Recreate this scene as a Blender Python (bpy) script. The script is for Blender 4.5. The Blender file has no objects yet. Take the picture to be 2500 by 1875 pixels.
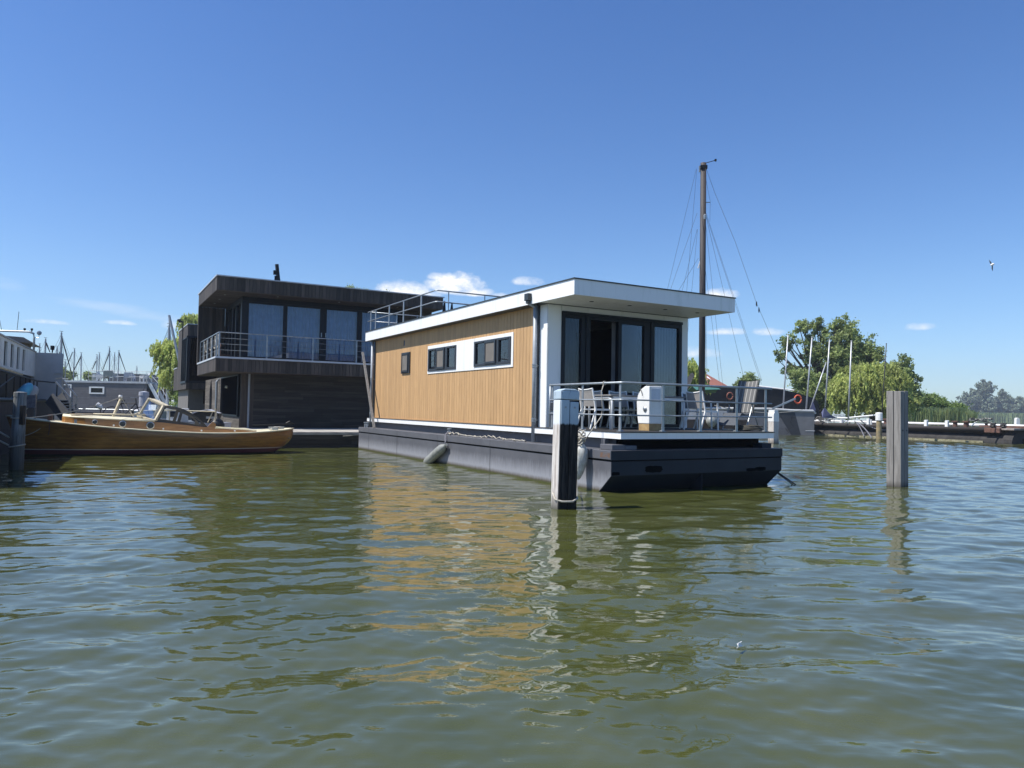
import bpy, bmesh, math, random
import numpy as np
from mathutils import Vector, Matrix
random.seed(7); np.random.seed(7)
R = math.radians
scn = bpy.context.scene
C = scn.collection

# ---------------------------------------------------------------- camera
F_, PT, RO, EYE = 1790.0, .0345, .0179, 1.6128
_cp, _sp, _c, _s = math.cos(PT), math.sin(PT), math.cos(RO), math.sin(RO)
_r = Vector((1, 0, 0)); _u = Vector((0, -_sp, _cp)); _f = Vector((0, _cp, _sp))
RIGHT = _c*_r + _s*_u; UP = -_s*_r + _c*_u; FWD = _f
cam_d = bpy.data.cameras.new('camera'); cam = bpy.data.objects.new('camera', cam_d); C.objects.link(cam)
cam_d.sensor_width = 36; cam_d.lens = 36*F_/2500; cam_d.clip_end = 8000; cam_d.clip_start = .05
m4 = Matrix((RIGHT, UP, -FWD)).transposed().to_4x4(); m4.translation = (0, 0, EYE)
cam.matrix_world = m4
scn.camera = cam

# ---------------------------------------------------------------- sun and sky
SUN_EL = R(58); SH = Vector((-.968, -.251, 0)).normalized()
SDIR = Vector((SH.x*math.cos(SUN_EL), SH.y*math.cos(SUN_EL), math.sin(SUN_EL)))
sun_d = bpy.data.lights.new('sun', 'SUN'); sun_d.energy = 4.7; sun_d.angle = R(.53); sun_d.color = (1, .955, .89)
sun = bpy.data.objects.new('sun', sun_d); C.objects.link(sun)
sun.rotation_euler = SDIR.to_track_quat('Z', 'Y').to_euler()
w = bpy.data.worlds.new('World'); scn.world = w; w.use_nodes = True
nt = w.node_tree; N = nt.nodes; L = nt.links; N.clear()
sky = N.new('ShaderNodeTexSky'); sky.sky_type = 'NISHITA'; sky.sun_disc = False
sky.sun_elevation = SUN_EL; sky.sun_rotation = math.atan2(SH.x, SH.y)
sky.air_density = 1.0; sky.dust_density = .35; sky.ozone_density = 3.0; sky.altitude = 0
hsv = N.new('ShaderNodeHueSaturation'); hsv.inputs['Saturation'].default_value = 1.10; hsv.inputs['Value'].default_value = 1
L.new(sky.outputs[0], hsv.inputs['Color'])
tc = N.new('ShaderNodeTexCoord')
s0 = N.new('ShaderNodeSeparateXYZ'); L.new(tc.outputs['Generated'], s0.inputs[0])
tint = N.new('ShaderNodeValToRGB')       # clear, slightly bluer air than the sky model's
for i_, (p_, c_) in enumerate([(0, (.59, .78, 1.0, 1)), (.035, (.66, .79, 1.0, 1)), (.16, (.71, .82, .98, 1)), (.5, (.585, .745, .99, 1))]):
    e_ = tint.color_ramp.elements[i_] if i_ < 2 else tint.color_ramp.elements.new(p_)
    e_.position = p_; e_.color = c_
L.new(s0.outputs[2], tint.inputs[0])
mt_ = N.new('ShaderNodeVectorMath'); mt_.operation = 'MULTIPLY'; L.new(hsv.outputs[0], mt_.inputs[0]); L.new(tint.outputs[0], mt_.inputs[1])
bg = N.new('ShaderNodeBackground'); bg.inputs[1].default_value = .110; L.new(mt_.outputs[0], bg.inputs[0])
def nmath(op, a, b=None, c=None, clamp=False):
    n = N.new('ShaderNodeMath'); n.operation = op; n.use_clamp = clamp
    for i, v in enumerate((a, b, c)):
        if v is None: continue
        if isinstance(v, (int, float)): n.inputs[i].default_value = v
        else: L.new(v, n.inputs[i])
    return n.outputs[0]
sepw = N.new('ShaderNodeSeparateXYZ'); L.new(tc.outputs['Generated'], sepw.inputs[0])
az = nmath('ARCTAN2', sepw.outputs[0], sepw.outputs[1]); el = nmath('ARCSINE', sepw.outputs[2])
def wnoise(scale, det, zs, rough=.6):
    mp = N.new('ShaderNodeMapping'); mp.inputs['Scale'].default_value = (scale, scale, scale*zs); L.new(tc.outputs['Generated'], mp.inputs[0])
    n = N.new('ShaderNodeTexNoise'); n.inputs['Scale'].default_value = 1; n.inputs['Detail'].default_value = det; n.inputs['Roughness'].default_value = rough
    L.new(mp.outputs[0], n.inputs[0]); return n.outputs[0]
n1 = wnoise(34, 9, 1.5); n2 = wnoise(16, 6, 5)
def pxdir(px, py):
    d = RIGHT*((px-1250)/F_) - UP*((py-937.5)/F_) + FWD; return d.normalized()
mask = None
# cumulus banks and thin streaks: (pixel direction, half width, half height, fill, streak?)
for px, py, wx, wy, dens, thin in [(985, 716, 92, 40, 1.05, 0), (945, 704, 40, 26, 1, 0), (1108, 700, 80, 46, 1.2, 0), (1062, 676, 26, 20, 1, 0), (1150, 715, 60, 22, 1, 0), (1288, 690, 44, 20, .95, 0), (1220, 722, 26, 10, .7, 0), (1760, 722, 44, 24, 1, 0),
        (1775, 812, 52, 14, .75, 0), (1870, 812, 42, 18, .8, 0), (1700, 865, 52, 26, .75, 0), (2245, 800, 32, 16, .75, 0),
        (292, 789, 36, 10, .9, 0), (100, 786, 48, 10, .75, 0), (418, 795, 26, 20, .75, 0), (640, 700, 60, 14, .2, 1),
        (300, 757, 170, 14, .42, 1), (20, 694, 40, 14, .3, 1)]:
    d = pxdir(px, py); a0 = math.atan2(d.x, d.y); e0 = math.asin(d.z)
    e = nmath('SUBTRACT', el, e0)
    if thin:   # cirrus streak, tilted
        e = nmath('SUBTRACT', e, nmath('MULTIPLY', nmath('SUBTRACT', az, a0), -.10))
    u = nmath('DIVIDE', nmath('SUBTRACT', az, a0), wx/F_); v = nmath('DIVIDE', e, wy/F_)
    if not thin: v = nmath('MULTIPLY', v, nmath('ADD', 1.25, nmath('MULTIPLY', nmath('LESS_THAN', v, 0.0), 1.1)))
    rr = nmath('ADD', nmath('MULTIPLY', u, u), nmath('MULTIPLY', v, v))
    base = nmath('SUBTRACT', 1.0, rr)
    nn = nmath('MULTIPLY', nmath('SUBTRACT', n2 if thin else n1, .5), 3.2 if not thin else 3.0)
    k = nmath('MULTIPLY', nmath('ADD', base, nn), .8 if not thin else .5, clamp=True)
    edge = nmath('MULTIPLY', nmath('ADD', base, .9), 1.2, clamp=True)
    k = nmath('MULTIPLY', nmath('MULTIPLY', k, edge), dens, clamp=True)
    mask = k if mask is None else nmath('MAXIMUM', mask, k)
bgc = N.new('ShaderNodeBackground'); bgc.inputs[1].default_value = .80
cr = N.new('ShaderNodeMix'); cr.data_type = 'RGBA'; cr.inputs['A'].default_value = (.66, .76, .9, 1); cr.inputs['B'].default_value = (1, 1, 1, 1)
L.new(nmath('MULTIPLY', mask, 1.0, clamp=True), cr.inputs['Factor']); L.new(cr.outputs['Result'], bgc.inputs[0])
mx = N.new('ShaderNodeMixShader'); L.new(mask, mx.inputs[0]); L.new(bg.outputs[0], mx.inputs[1]); L.new(bgc.outputs[0], mx.inputs[2])
wo = N.new('ShaderNodeOutputWorld'); L.new(mx.outputs[0], wo.inputs[0])
scn.view_settings.view_transform = 'Standard'; scn.view_settings.look = 'None'; scn.view_settings.exposure = .54; scn.view_settings.gamma = 1

# ---------------------------------------------------------------- helpers
def at(px, py, Y):                       # a point on the sight line at distance Y north of the viewer
    d = pxdir(px, py); t = Y/d.y; return Vector((d.x*t, Y, EYE+d.z*t))
def onz(px, py, z=0.0):
    d = pxdir(px, py); t = (z-EYE)/d.z; return Vector((d.x*t, d.y*t, z))
def thing(name, label, cat, loc=(0, 0, 0), rz=0, group=None):
    o = bpy.data.objects.new(name, None); C.objects.link(o); o.empty_display_size = .2
    o.location = loc; o.rotation_euler = (0, 0, rz)
    return tag(o, label, cat, group)
def tag(o, label=None, cat=None, group=None, kind=None):
    if label: o['label'] = label
    if cat: o['category'] = cat
    if group: o['group'] = group
    if kind: o['kind'] = kind
    return o
def copy_tree(o, parent=None):
    c = o.copy(); C.objects.link(c); c.parent = parent
    for ch in list(o.children): copy_tree(ch, c)
    return c

MATS = {}
def mat(name, col, rough=.6, metal=0, c2=None, scale=3, stretch=(1, 1, 1), bump=0, bscale=None, tone=0, spec=.5, detail=5, contrast=1, trans=None, zstain=None, coat=0, lo=.35, hi=.65):
    if name in MATS: return MATS[name]
    m = bpy.data.materials.new(name); m.use_nodes = True; n = m.node_tree.nodes; l = m.node_tree.links
    p = n['Principled BSDF']; p.inputs['Roughness'].default_value = rough; p.inputs['Metallic'].default_value = metal
    p.inputs['Specular IOR Level'].default_value = spec
    if coat: p.inputs['Coat Weight'].default_value = coat
    col4 = (*col, 1)
    out = None
    t = n.new('ShaderNodeTexCoord'); mp = n.new('ShaderNodeMapping'); mp.inputs['Scale'].default_value = tuple(scale*s for s in stretch)
    l.new(t.outputs['Object'], mp.inputs[0])
    no = n.new('ShaderNodeTexNoise'); no.inputs['Scale'].default_value = 1; no.inputs['Detail'].default_value = detail; no.inputs['Roughness'].default_value = .62
    l.new(mp.outputs[0], no.inputs[0])
    if c2 is None: c2 = tuple(c*.82 for c in col)
    ramp = n.new('ShaderNodeValToRGB'); ramp.color_ramp.elements[0].position = lo; ramp.color_ramp.elements[1].position = hi
    ramp.color_ramp.elements[0].color = (*c2, 1); ramp.color_ramp.elements[1].color = col4
    l.new(no.outputs[0], ramp.inputs[0]); out = ramp.outputs[0]
    if tone:
        a = n.new('ShaderNodeAttribute'); a.attribute_name = 'tone'
        mm = n.new('ShaderNodeMath'); mm.operation = 'MULTIPLY_ADD'; mm.inputs[1].default_value = tone; mm.inputs[2].default_value = 1-tone/2
        l.new(a.outputs['Fac'], mm.inputs[0])
        sc = n.new('ShaderNodeVectorMath'); sc.operation = 'SCALE'; l.new(out, sc.inputs[0]); l.new(mm.outputs[0], sc.inputs['Scale']); out = sc.outputs[0]
    if zstain:                            # stains by height on the thing: list of (z0, z1, colour, strength, noise)
        sx = n.new('ShaderNodeSeparateXYZ'); l.new(t.outputs['Object'], sx.inputs[0])
        for z0, z1, colr, st, nz in zstain:
            mp2 = n.new('ShaderNodeMapping'); mp2.inputs['Scale'].default_value = (6, 6, .8); l.new(t.outputs['Object'], mp2.inputs[0])
            n2_ = n.new('ShaderNodeTexNoise'); n2_.inputs['Detail'].default_value = 6; l.new(mp2.outputs[0], n2_.inputs[0])
            ad = n.new('ShaderNodeMath'); ad.operation = 'MULTIPLY_ADD'; ad.inputs[1].default_value = nz; l.new(n2_.outputs[0], ad.inputs[0]); l.new(sx.outputs[2], ad.inputs[2])
            mr = n.new('ShaderNodeMapRange'); mr.inputs['From Min'].default_value = z1+nz*.5; mr.inputs['From Max'].default_value = z0+nz*.5
            mr.inputs['To Max'].default_value = st; l.new(ad.outputs[0], mr.inputs[0])
            mi = n.new('ShaderNodeMix'); mi.data_type = 'RGBA'; l.new(mr.outputs[0], mi.inputs['Factor']); l.new(out, mi.inputs['A']); mi.inputs['B'].default_value = (*colr, 1); out = mi.outputs['Result']
    l.new(out, p.inputs['Base Color'])
    if bump:
        b = n.new('ShaderNodeBump'); b.inputs['Strength'].default_value = bump; b.inputs['Distance'].default_value = .01
        if bscale:
            mpb = n.new('ShaderNodeMapping'); mpb.inputs['Scale'].default_value = tuple(bscale*s for s in stretch); l.new(t.outputs['Object'], mpb.inputs[0])
            nb = n.new('ShaderNodeTexNoise'); nb.inputs['Detail'].default_value = 4; l.new(mpb.outputs[0], nb.inputs[0]); l.new(nb.outputs[0], b.inputs['Height'])
        else: l.new(no.outputs[0], b.inputs['Height'])
        l.new(b.outputs[0], p.inputs['Normal'])
    if trans:                             # leaves: light passes through
        tr = n.new('ShaderNodeBsdfTranslucent'); l.new(out, tr.inputs[0]); ms = n.new('ShaderNodeMixShader'); ms.inputs[0].default_value = trans
        l.new(p.outputs[0], ms.inputs[1]); l.new(tr.outputs[0], ms.inputs[2]); l.new(ms.outputs[0], n['Material Output'].inputs[0])
    MATS[name] = m; return m
def glass(name, tint=(1, 1, 1), refl=1.0, wob=.0):
    if name in MATS: return MATS[name]
    m = bpy.data.materials.new(name); m.use_nodes = True; n = m.node_tree.nodes; l = m.node_tree.links; n.clear()
    t = n.new('ShaderNodeBsdfTransparent'); t.inputs[0].default_value = (*tint, 1); g = n.new('ShaderNodeBsdfGlossy'); g.inputs['Roughness'].default_value = .01
    f = n.new('ShaderNodeFresnel'); f.inputs[0].default_value = 1.55
    mm = n.new('ShaderNodeMath'); mm.operation = 'MULTIPLY'; mm.inputs[1].default_value = refl*1.7; mm.use_clamp = True; l.new(f.outputs[0], mm.inputs[0])
    x = n.new('ShaderNodeMixShader'); l.new(mm.outputs[0], x.inputs[0]); l.new(t.outputs[0], x.inputs[1]); l.new(g.outputs[0], x.inputs[2])
    if wob:
        nz = n.new('ShaderNodeTexNoise'); nz.inputs['Scale'].default_value = 1.5; b = n.new('ShaderNodeBump'); b.inputs['Strength'].default_value = wob; b.inputs['Distance'].default_value = .02
        l.new(nz.outputs[0], b.inputs['Height']); l.new(b.outputs[0], g.inputs['Normal'])
    o = n.new('ShaderNodeOutputMaterial'); l.new(x.outputs[0], o.inputs[0]); MATS[name] = m; return m

class MB:
    def __init__(s): s.v = []; s.f = []; s.t = []
    def add(s, vs, fs, tone=.5):
        o = len(s.v); s.v += [tuple(v) for v in vs]; s.f += [tuple(i+o for i in f) for f in fs]; s.t += [tone]*len(fs); return s
    def box(s, x0, x1, y0, y1, z0, z1, tone=.5):
        return s.add([(x0, y0, z0), (x1, y0, z0), (x1, y1, z0), (x0, y1, z0), (x0, y0, z1), (x1, y0, z1), (x1, y1, z1), (x0, y1, z1)],
                     [(3, 2, 1, 0), (4, 5, 6, 7), (0, 1, 5, 4), (1, 2, 6, 5), (2, 3, 7, 6), (3, 0, 4, 7)], tone)
    def prism(s, pts, axis, a, b, tone=.5):      # polygon pts in the plane normal to axis, from a to b
        def P(p, k): return {'x': (k, p[0], p[1]), 'y': (p[0], k, p[1]), 'z': (p[0], p[1], k)}[axis]
        n = len(pts); vs = [P(p, a) for p in pts]+[P(p, b) for p in pts]
        return s.add(vs, [tuple(range(n-1, -1, -1)), tuple(range(n, 2*n))]+[(i, (i+1) % n, n+(i+1) % n, n+i) for i in range(n)], tone)
    def tube(s, pts, r, n=8, r2=None, tone=.5):
        pts = [Vector(p) for p in pts]; k = len(pts); rings = []
        for i, p in enumerate(pts):
            d = (pts[min(i+1, k-1)]-pts[max(i-1, 0)])
            if d.length < 1e-9: d = Vector((0, 0, 1))
            d.normalize(); a = d.orthogonal() if abs(d.z) > .95 else d.cross(Vector((0, 0, 1)));
            if abs(d.z) > .95: a = Vector((1, 0, 0))-d*d.x
            a.normalize(); b = d.cross(a); rr = r if r2 is None else r+(r2-r)*i/max(1, k-1)
            if isinstance(r, (list, tuple)): rr = r[i]
            rings.append([p+a*rr*math.cos(2*math.pi*j/n)+b*rr*math.sin(2*math.pi*j/n) for j in range(n)])
        vs = [v for rg in rings for v in rg]
        fs = [(i*n+j, i*n+(j+1) % n, (i+1)*n+(j+1) % n, (i+1)*n+j) for i in range(k-1) for j in range(n)]
        fs += [tuple(range(n-1, -1, -1)), tuple((k-1)*n+j for j in range(n))]
        return s.add(vs, fs, tone)
    def obox(s, c, ax, ay, az_, tone=.5):        # oriented box: centre, three half-axis vectors
        c, ax, ay, az_ = map(Vector, (c, ax, ay, az_))
        vs = [c+ax*i+ay*j+az_*k for k in (-1, 1) for j in (-1, 1) for i in (-1, 1)]
        return s.add(vs, [(2, 3, 1, 0), (4, 5, 7, 6), (0, 1, 5, 4), (1, 3, 7, 5), (3, 2, 6, 7), (2, 0, 4, 6)], tone)
    def beam(s, p, q, w_, h_, tone=.5, side=None):
        p, q = Vector(p), Vector(q); d = q-p; ln = d.length; d.normalize()
        a = Vector(side) if side else (d.cross(Vector((0, 0, 1))) if abs(d.z) < .95 else Vector((1, 0, 0)))
        a = (a-d*a.dot(d)).normalized(); b = d.cross(a)
        return s.obox((p+q)/2, d*ln/2, a*w_/2, b*h_/2, tone)
    def lathe(s, prof, n=16, c=(0, 0), tone=.5):  # profile of (r, z)
        vs = [(c[0]+r*math.cos(2*math.pi*j/n), c[1]+r*math.sin(2*math.pi*j/n), z) for r, z in prof for j in range(n)]
        k = len(prof); fs = [(i*n+j, i*n+(j+1) % n, (i+1)*n+(j+1) % n, (i+1)*n+j) for i in range(k-1) for j in range(n)]
        fs += [tuple(range(n-1, -1, -1)), tuple((k-1)*n+j for j in range(n))]
        return s.add(vs, fs, tone)
    def grid(s, rows, closed=False, tone=.5):
        k = len(rows); n = len(rows[0]); vs = [v for r in rows for v in r]
        fs = [(i*n+j, i*n+j+1, (i+1)*n+j+1, (i+1)*n+j) for i in range(k-1) for j in range(n-1)]
        if closed: fs += [(i*n+n-1, i*n, (i+1)*n, (i+1)*n+n-1) for i in range(k-1)]
        return s.add(vs, fs, tone)
    def build(s, name, m, parent=None, bevel=0, smooth=False, loc=None, thick=0, noclean=False):
        me = bpy.data.meshes.new(name); me.from_pydata([tuple(v) for v in s.v], [], s.f)
        at_ = me.attributes.new('tone', 'FLOAT', 'FACE'); at_.data.foreach_set('value', s.t)
        if not noclean:
            bm = bmesh.new(); bm.from_mesh(me); bmesh.ops.recalc_face_normals(bm, faces=bm.faces); bm.to_mesh(me); bm.free()
        me.materials.append(m)
        if smooth: me.shade_smooth() if hasattr(me, 'shade_smooth') else None
        o = bpy.data.objects.new(name, me); C.objects.link(o)
        if parent: o.parent = parent
        if loc is not None: o.location = loc
        if thick:
            md = o.modifiers.new('solid', 'SOLIDIFY'); md.thickness = thick; md.offset = 0
        if bevel:
            md = o.modifiers.new('bevel', 'BEVEL'); md.width = bevel; md.segments = 2; md.limit_method = 'ANGLE'
        return o
def holed(u0, u1, v0, v1, holes):        # rectangle minus rectangles -> rectangles
    us = sorted({u0, u1, *[min(max(h[i], u0), u1) for h in holes for i in (0, 1)]})
    out = []
    for a, b in zip(us, us[1:]):
        cuts = sorted([(max(v0, h[2]), min(v1, h[3])) for h in holes if h[0] < (a+b)/2 < h[1] and h[3] > v0 and h[2] < v1]); z = v0
        for c, d in cuts:
            if c > z: out.append((a, b, z, c))
            z = max(z, d)
        if z < v1: out.append((a, b, z, v1))
    return out
def arc(cx, cy, r, a0, a1, n=6): return [(cx+r*math.cos(R(a0+(a1-a0)*i/n)), cy+r*math.sin(R(a0+(a1-a0)*i/n))) for i in range(n+1)]
def rope_pts(p, q, sag, n=14): p, q = Vector(p), Vector(q); return [p.lerp(q, i/n)-Vector((0, 0, sag*4*(i/n)*(1-i/n))) for i in range(n+1)]
def rnd(a, b): return random.uniform(a, b)

# ---------------------------------------------------------------- materials
WHITE = mat('white_panel', (.80, .81, .80), .42, c2=(.70, .72, .695), scale=2.2, stretch=(3, 3, .35), bump=.02, lo=.28, hi=.46)
WHITEP = mat('white_paint', (.80, .80, .78), .4, c2=(.70, .70, .67), scale=6)
SIDING = mat('larch_siding', (.54, .335, .155), .6, c2=(.44, .265, .12), scale=9, stretch=(3, 3, .22), bump=.25, tone=.18)
ANTH = mat('anthracite_frame', (.030, .036, .043), .38, c2=(.024, .029, .036), scale=2)
NAVY = mat('navy_frame', (.006, .010, .017), .45, scale=2, spec=.25)
HULL = mat('painted_steel_hull', (.110, .113, .126), .45, c2=(.092, .095, .107), scale=2.2, bump=.12, bscale=1.6,
           zstain=[(.16, .46, (.33, .34, .37), .70, .30), (.04, .13, (.085, .07, .05), .95, .07), (.0, .06, (.055, .062, .012), 1, .05)])
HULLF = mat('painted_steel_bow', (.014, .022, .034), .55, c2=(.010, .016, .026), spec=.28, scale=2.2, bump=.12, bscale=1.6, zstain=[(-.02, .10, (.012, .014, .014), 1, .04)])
GALV = mat('galvanised_steel', (.36, .39, .41), .42, .55, c2=(.27, .30, .32), scale=9)
PIPE = mat('zinc_pipe', (.31, .34, .37), .5, .1, c2=(.25, .28, .31), scale=7)
BLACK = mat('black_rubber', (.012, .013, .015), .5, scale=4)
BLACKP = mat('black_paint', (.014, .016, .019), .5, c2=(.009, .011, .013), scale=5, spec=.25)
ROOFE = mat('roof_edge', (.035, .045, .05), .5, scale=3)
DECK = mat('dark_decking', (.045, .042, .04), .75, c2=(.03, .028, .027), scale=8, tone=.3)
THERMO = mat('thermo_wood', (.070, .056, .045), .75, c2=(.038, .031, .026), scale=5, stretch=(3, 3, .3), bump=.3, tone=1.1)
THERMOH = mat('weathered_boards', (.045, .040, .034), .8, c2=(.020, .018, .016), scale=4, stretch=(.25, .25, 3), bump=.35, tone=.95)
GREYWOOD = mat('silvered_boards', (.21, .195, .175), .85, c2=(.13, .12, .105), scale=5, stretch=(.35, .35, 3), bump=.35, tone=.5)
POSTW = mat('weathered_post', (.26, .25, .235), .85, c2=(.15, .143, .135), scale=9, stretch=(3, 3, .2), bump=.5, tone=.25, zstain=[(-.05, .14, (.02, .016, .01), 1, .03)])
POSTD = mat('dark_wet_post', (.050, .046, .042), .85, c2=(.011, .011, .012), scale=10, stretch=(3, 3, .22), bump=.8, spec=.2, lo=.40, hi=.72, zstain=[(-.05, .2, (.008, .008, .008), 1, .06)])
POSTL = mat('pale_cracked_post', (.56, .53, .49), .8, c2=(.20, .15, .12), scale=12, stretch=(3, 3, .15), bump=.7, lo=.3, hi=.55, zstain=[(-.05, .3, (.03, .028, .022), 1, .06)])
POSTT = mat('chipped_white_paint', (.40, .49, .56), .65, c2=(.20, .26, .31), scale=11, stretch=(1.5, 1.5, .4), bump=.5, lo=.30, hi=.46)
CURT = mat('curtain', (.55, .56, .58), .9, scale=3)
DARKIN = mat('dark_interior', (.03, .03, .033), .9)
FABT = mat('taupe_mesh_fabric', (.33, .31, .29), .8, scale=30)
FABD = mat('charcoal_mesh_fabric', (.07, .08, .095), .8, scale=30)
ROPE = mat('rope', (.46, .43, .37), .9, c2=(.3, .28, .23), scale=40)
VARN = mat('varnished_hull', (.30, .135, .025), .3, c2=(.17, .072, .014), scale=3.2, stretch=(.6, 2, 5), bump=.06, tone=.3, coat=.4)
VARNL = mat('varnished_cabin', (.42, .21, .065), .38, c2=(.27, .125, .04), scale=4, stretch=(.6, 2, 4), coat=.3)
CREAM = mat('cream_deck', (.74, .69, .50), .55, c2=(.62, .57, .40), scale=4)
ANTIF = mat('antifouling', (.12, .030, .032), .7, c2=(.06, .02, .02), scale=4)
TANF = mat('weathered_frame', (.58, .52, .38), .6, c2=(.42, .37, .26), scale=7)
OLIVEF = mat('olive_frame', (.085, .072, .052), .6, c2=(.06, .05, .036), scale=7)
RUST = mat('rusty_steel', (.17, .085, .06), .85, c2=(.07, .04, .032), scale=6, bump=.4)
RUSTD = mat('rusty_dark_steel', (.045, .037, .033), .8, c2=(.022, .019, .018), scale=3, bump=.4)
GRN = mat('algae', (.11, .11, .045), .9, c2=(.05, .055, .02), scale=6, bump=.5)
CLAP = mat('grey_clapboard', (.135, .13, .135), .7, c2=(.115, .11, .115), scale=3, tone=.2)
BARK = mat('bark', (.075, .058, .045), .9, c2=(.04, .032, .025), scale=5, stretch=(2, 2, .4), bump=.5)
FEND = mat('fender_vinyl', (.31, .32, .30), .45, c2=(.20, .21, .19), scale=9)
BAGM = mat('canvas_bag', (.56, .56, .52), .85, c2=(.33, .32, .27), scale=9, bump=.6, bscale=14)
GLS = glass('window_glass', (.72, .77, .82)); GLSD = glass('dark_window_glass', (.35, .40, .46), 1.0)
GLSH = glass('door_glass', (.55, .62, .70), .42)
GLSF = glass('curtain_wall_glass', (.66, .76, .90), .8)
GLSC = glass('clear_acrylic', (.80, .83, .84), .22)
def leafmat(name, c, c2, tr=.35): return mat(name, c, .55, c2=c2, scale=.55, trans=tr, detail=3, tone=.9, lo=.38, hi=.62, spec=.3)
WILLOWM = leafmat('willow_leaves', (.48, .53, .17), (.33, .39, .11), .45)
TREEM = leafmat('broad_leaves', (.33, .39, .15), (.20, .27, .09), .45)
FARM = leafmat('hazed_leaves', (.27, .32, .24), (.19, .24, .17))  # far leaves: paling by distance haze is put into the colour
BUSHM = leafmat('bush_leaves', (.28, .37, .12), (.17, .25, .07), .42)
REEDM = leafmat('reeds', (.40, .47, .22), (.24, .32, .13), .4)

# ---------------------------------------------------------------- water
def make_water():
    r1 = [0.6]
    while r1[-1] < 75: r1.append(r1[-1]+.014+.0030*r1[-1])
    while r1[-1] < 4200: r1.append(r1[-1]*1.10)
    r = np.array(r1); nr = len(r); na = 900; a = np.linspace(R(-58), R(58), na)
    RR, AA = np.meshgrid(r, a, indexing='ij'); X = RR*np.sin(AA); Y = RR*np.cos(AA)
    dr = np.gradient(r)[:, None]*np.ones((1, na)); da = RR*(a[1]-a[0]); sp = np.maximum(dr, da)
    rng = np.random.RandomState(11); Z = np.zeros_like(X)
    wind = R(100)                       # waves run mostly towards the viewer
    # gusts: calm behind the houses, livelier on the open water to the right
    def gust(s, ph): return np.sin(X*s+ph+1.7*np.sin(Y*s*.7+ph))*np.cos(Y*s*1.3-ph*.7+1.3*np.sin(X*s*.6))
    G = 1+.28*gust(.11, 1.0)+.22*gust(.31, 2.1)+.16*gust(.9, .4)
    openw = 1/(1+np.exp(-(X-5.5-.10*Y)/2.2)); Gs = G*(.72+.55*openw)
    def wave(lam, th, slope, amp=1.0, bend=.5):
        k = 2*math.pi/lam; ph = rng.rand()*6.283; fade = np.clip((lam/sp-2.6)/2.2, 0, 1)
        u = k*(X*math.cos(th)+Y*math.sin(th))+ph+bend*np.sin(k*.23*(X*math.sin(th)-Y*math.cos(th))+ph*2)
        return slope/k*fade*amp*(np.sin(u)-.16*np.cos(2*u))
    for i in range(64): Z += wave(.30*(4.6**(rng.rand()**1.1)), wind+rng.randn()*.50, .0118, Gs)
    for i in range(44): Z += wave(.085*(3.2**rng.rand()), wind+rng.randn()*.75, .0150, Gs**1.8)
    for i in range(10): Z += wave(1.5+2.6*rng.rand(), wind+rng.randn()*.35, .0050, 1.0)
    Z -= Z.mean(); n = nr*na
    me = bpy.data.meshes.new('water'); co = np.stack([X, Y, Z], -1).reshape(-1, 3).astype(np.float32)
    ext = np.array([[-4500, -1500, -.25], [4500, -1500, -.25], [4500, 4600, -.25], [-4500, 4600, -.25]], np.float32)
    co = np.vstack([co, ext]); me.vertices.add(n+4); me.vertices.foreach_set('co', co.ravel())
    i, j = np.meshgrid(np.arange(nr-1), np.arange(na-1), indexing='ij'); b = (i*na+j).ravel()
    q = np.stack([b, b+na, b+na+1, b+1], -1)[:, ::-1]; q = q[:, ::1]
    q = np.vstack([q, [[n, n+1, n+2, n+3]]]).astype(np.int32)
    me.loops.add(q.size); me.loops.foreach_set('vertex_index', q.ravel()); me.polygons.add(len(q))
    me.polygons.foreach_set('loop_start', np.arange(0, q.size, 4, dtype=np.int32)); me.update(calc_edges=True)
    me.polygons.foreach_set('use_smooth', np.ones(len(q), bool)); me.validate()
    m = bpy.data.materials.new('lake_water'); m.use_nodes = True; nn = m.node_tree.nodes; l = m.node_tree.links; p = nn['Principled BSDF']
    p.inputs['Base Color'].default_value = (.060, .066, .017, 1); p.inputs['Roughness'].default_value = .004; p.inputs['IOR'].default_value = 1.76
    g = nn.new('ShaderNodeNewGeometry')
    t1 = nn.new('ShaderNodeTexNoise'); t1.inputs['Scale'].default_value = .8; t1.inputs['Detail'].default_value = 4; l.new(g.outputs['Position'], t1.inputs[0])
    rmp = nn.new('ShaderNodeValToRGB'); rmp.color_ramp.elements[0].color = (.053, .061, .014, 1); rmp.color_ramp.elements[1].color = (.070, .077, .024, 1); rmp.color_ramp.elements[0].position = .35; rmp.color_ramp.elements[1].position = .65
    l.new(t1.outputs[0], rmp.inputs[0]); l.new(rmp.outputs[0], p.inputs['Base Color'])
    mp = nn.new('ShaderNodeMapping'); mp.inputs['Scale'].default_value = (3.2, 7.5, 1); l.new(g.outputs['Position'], mp.inputs[0])
    t2 = nn.new('ShaderNodeTexNoise'); t2.inputs['Scale'].default_value = 1; t2.inputs['Detail'].default_value = 3; l.new(mp.outputs[0], t2.inputs[0])
    # fine ripples where the mesh is too coarse to carry them
    mpf = nn.new('ShaderNodeMapping'); mpf.inputs['Scale'].default_value = (.9, 2.6, 1); l.new(g.outputs['Position'], mpf.inputs[0])
    t3 = nn.new('ShaderNodeTexNoise'); t3.inputs['Detail'].default_value = 4; l.new(mpf.outputs[0], t3.inputs[0])
    b1 = nn.new('ShaderNodeBump'); b1.inputs['Strength'].default_value = .14; b1.inputs['Distance'].default_value = .008; l.new(t2.outputs[0], b1.inputs['Height'])
    b2 = nn.new('ShaderNodeBump'); b2.inputs['Strength'].default_value = .12; b2.inputs['Distance'].default_value = .02; l.new(t3.outputs[0], b2.inputs['Height']); l.new(b1.outputs[0], b2.inputs['Normal'])
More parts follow.
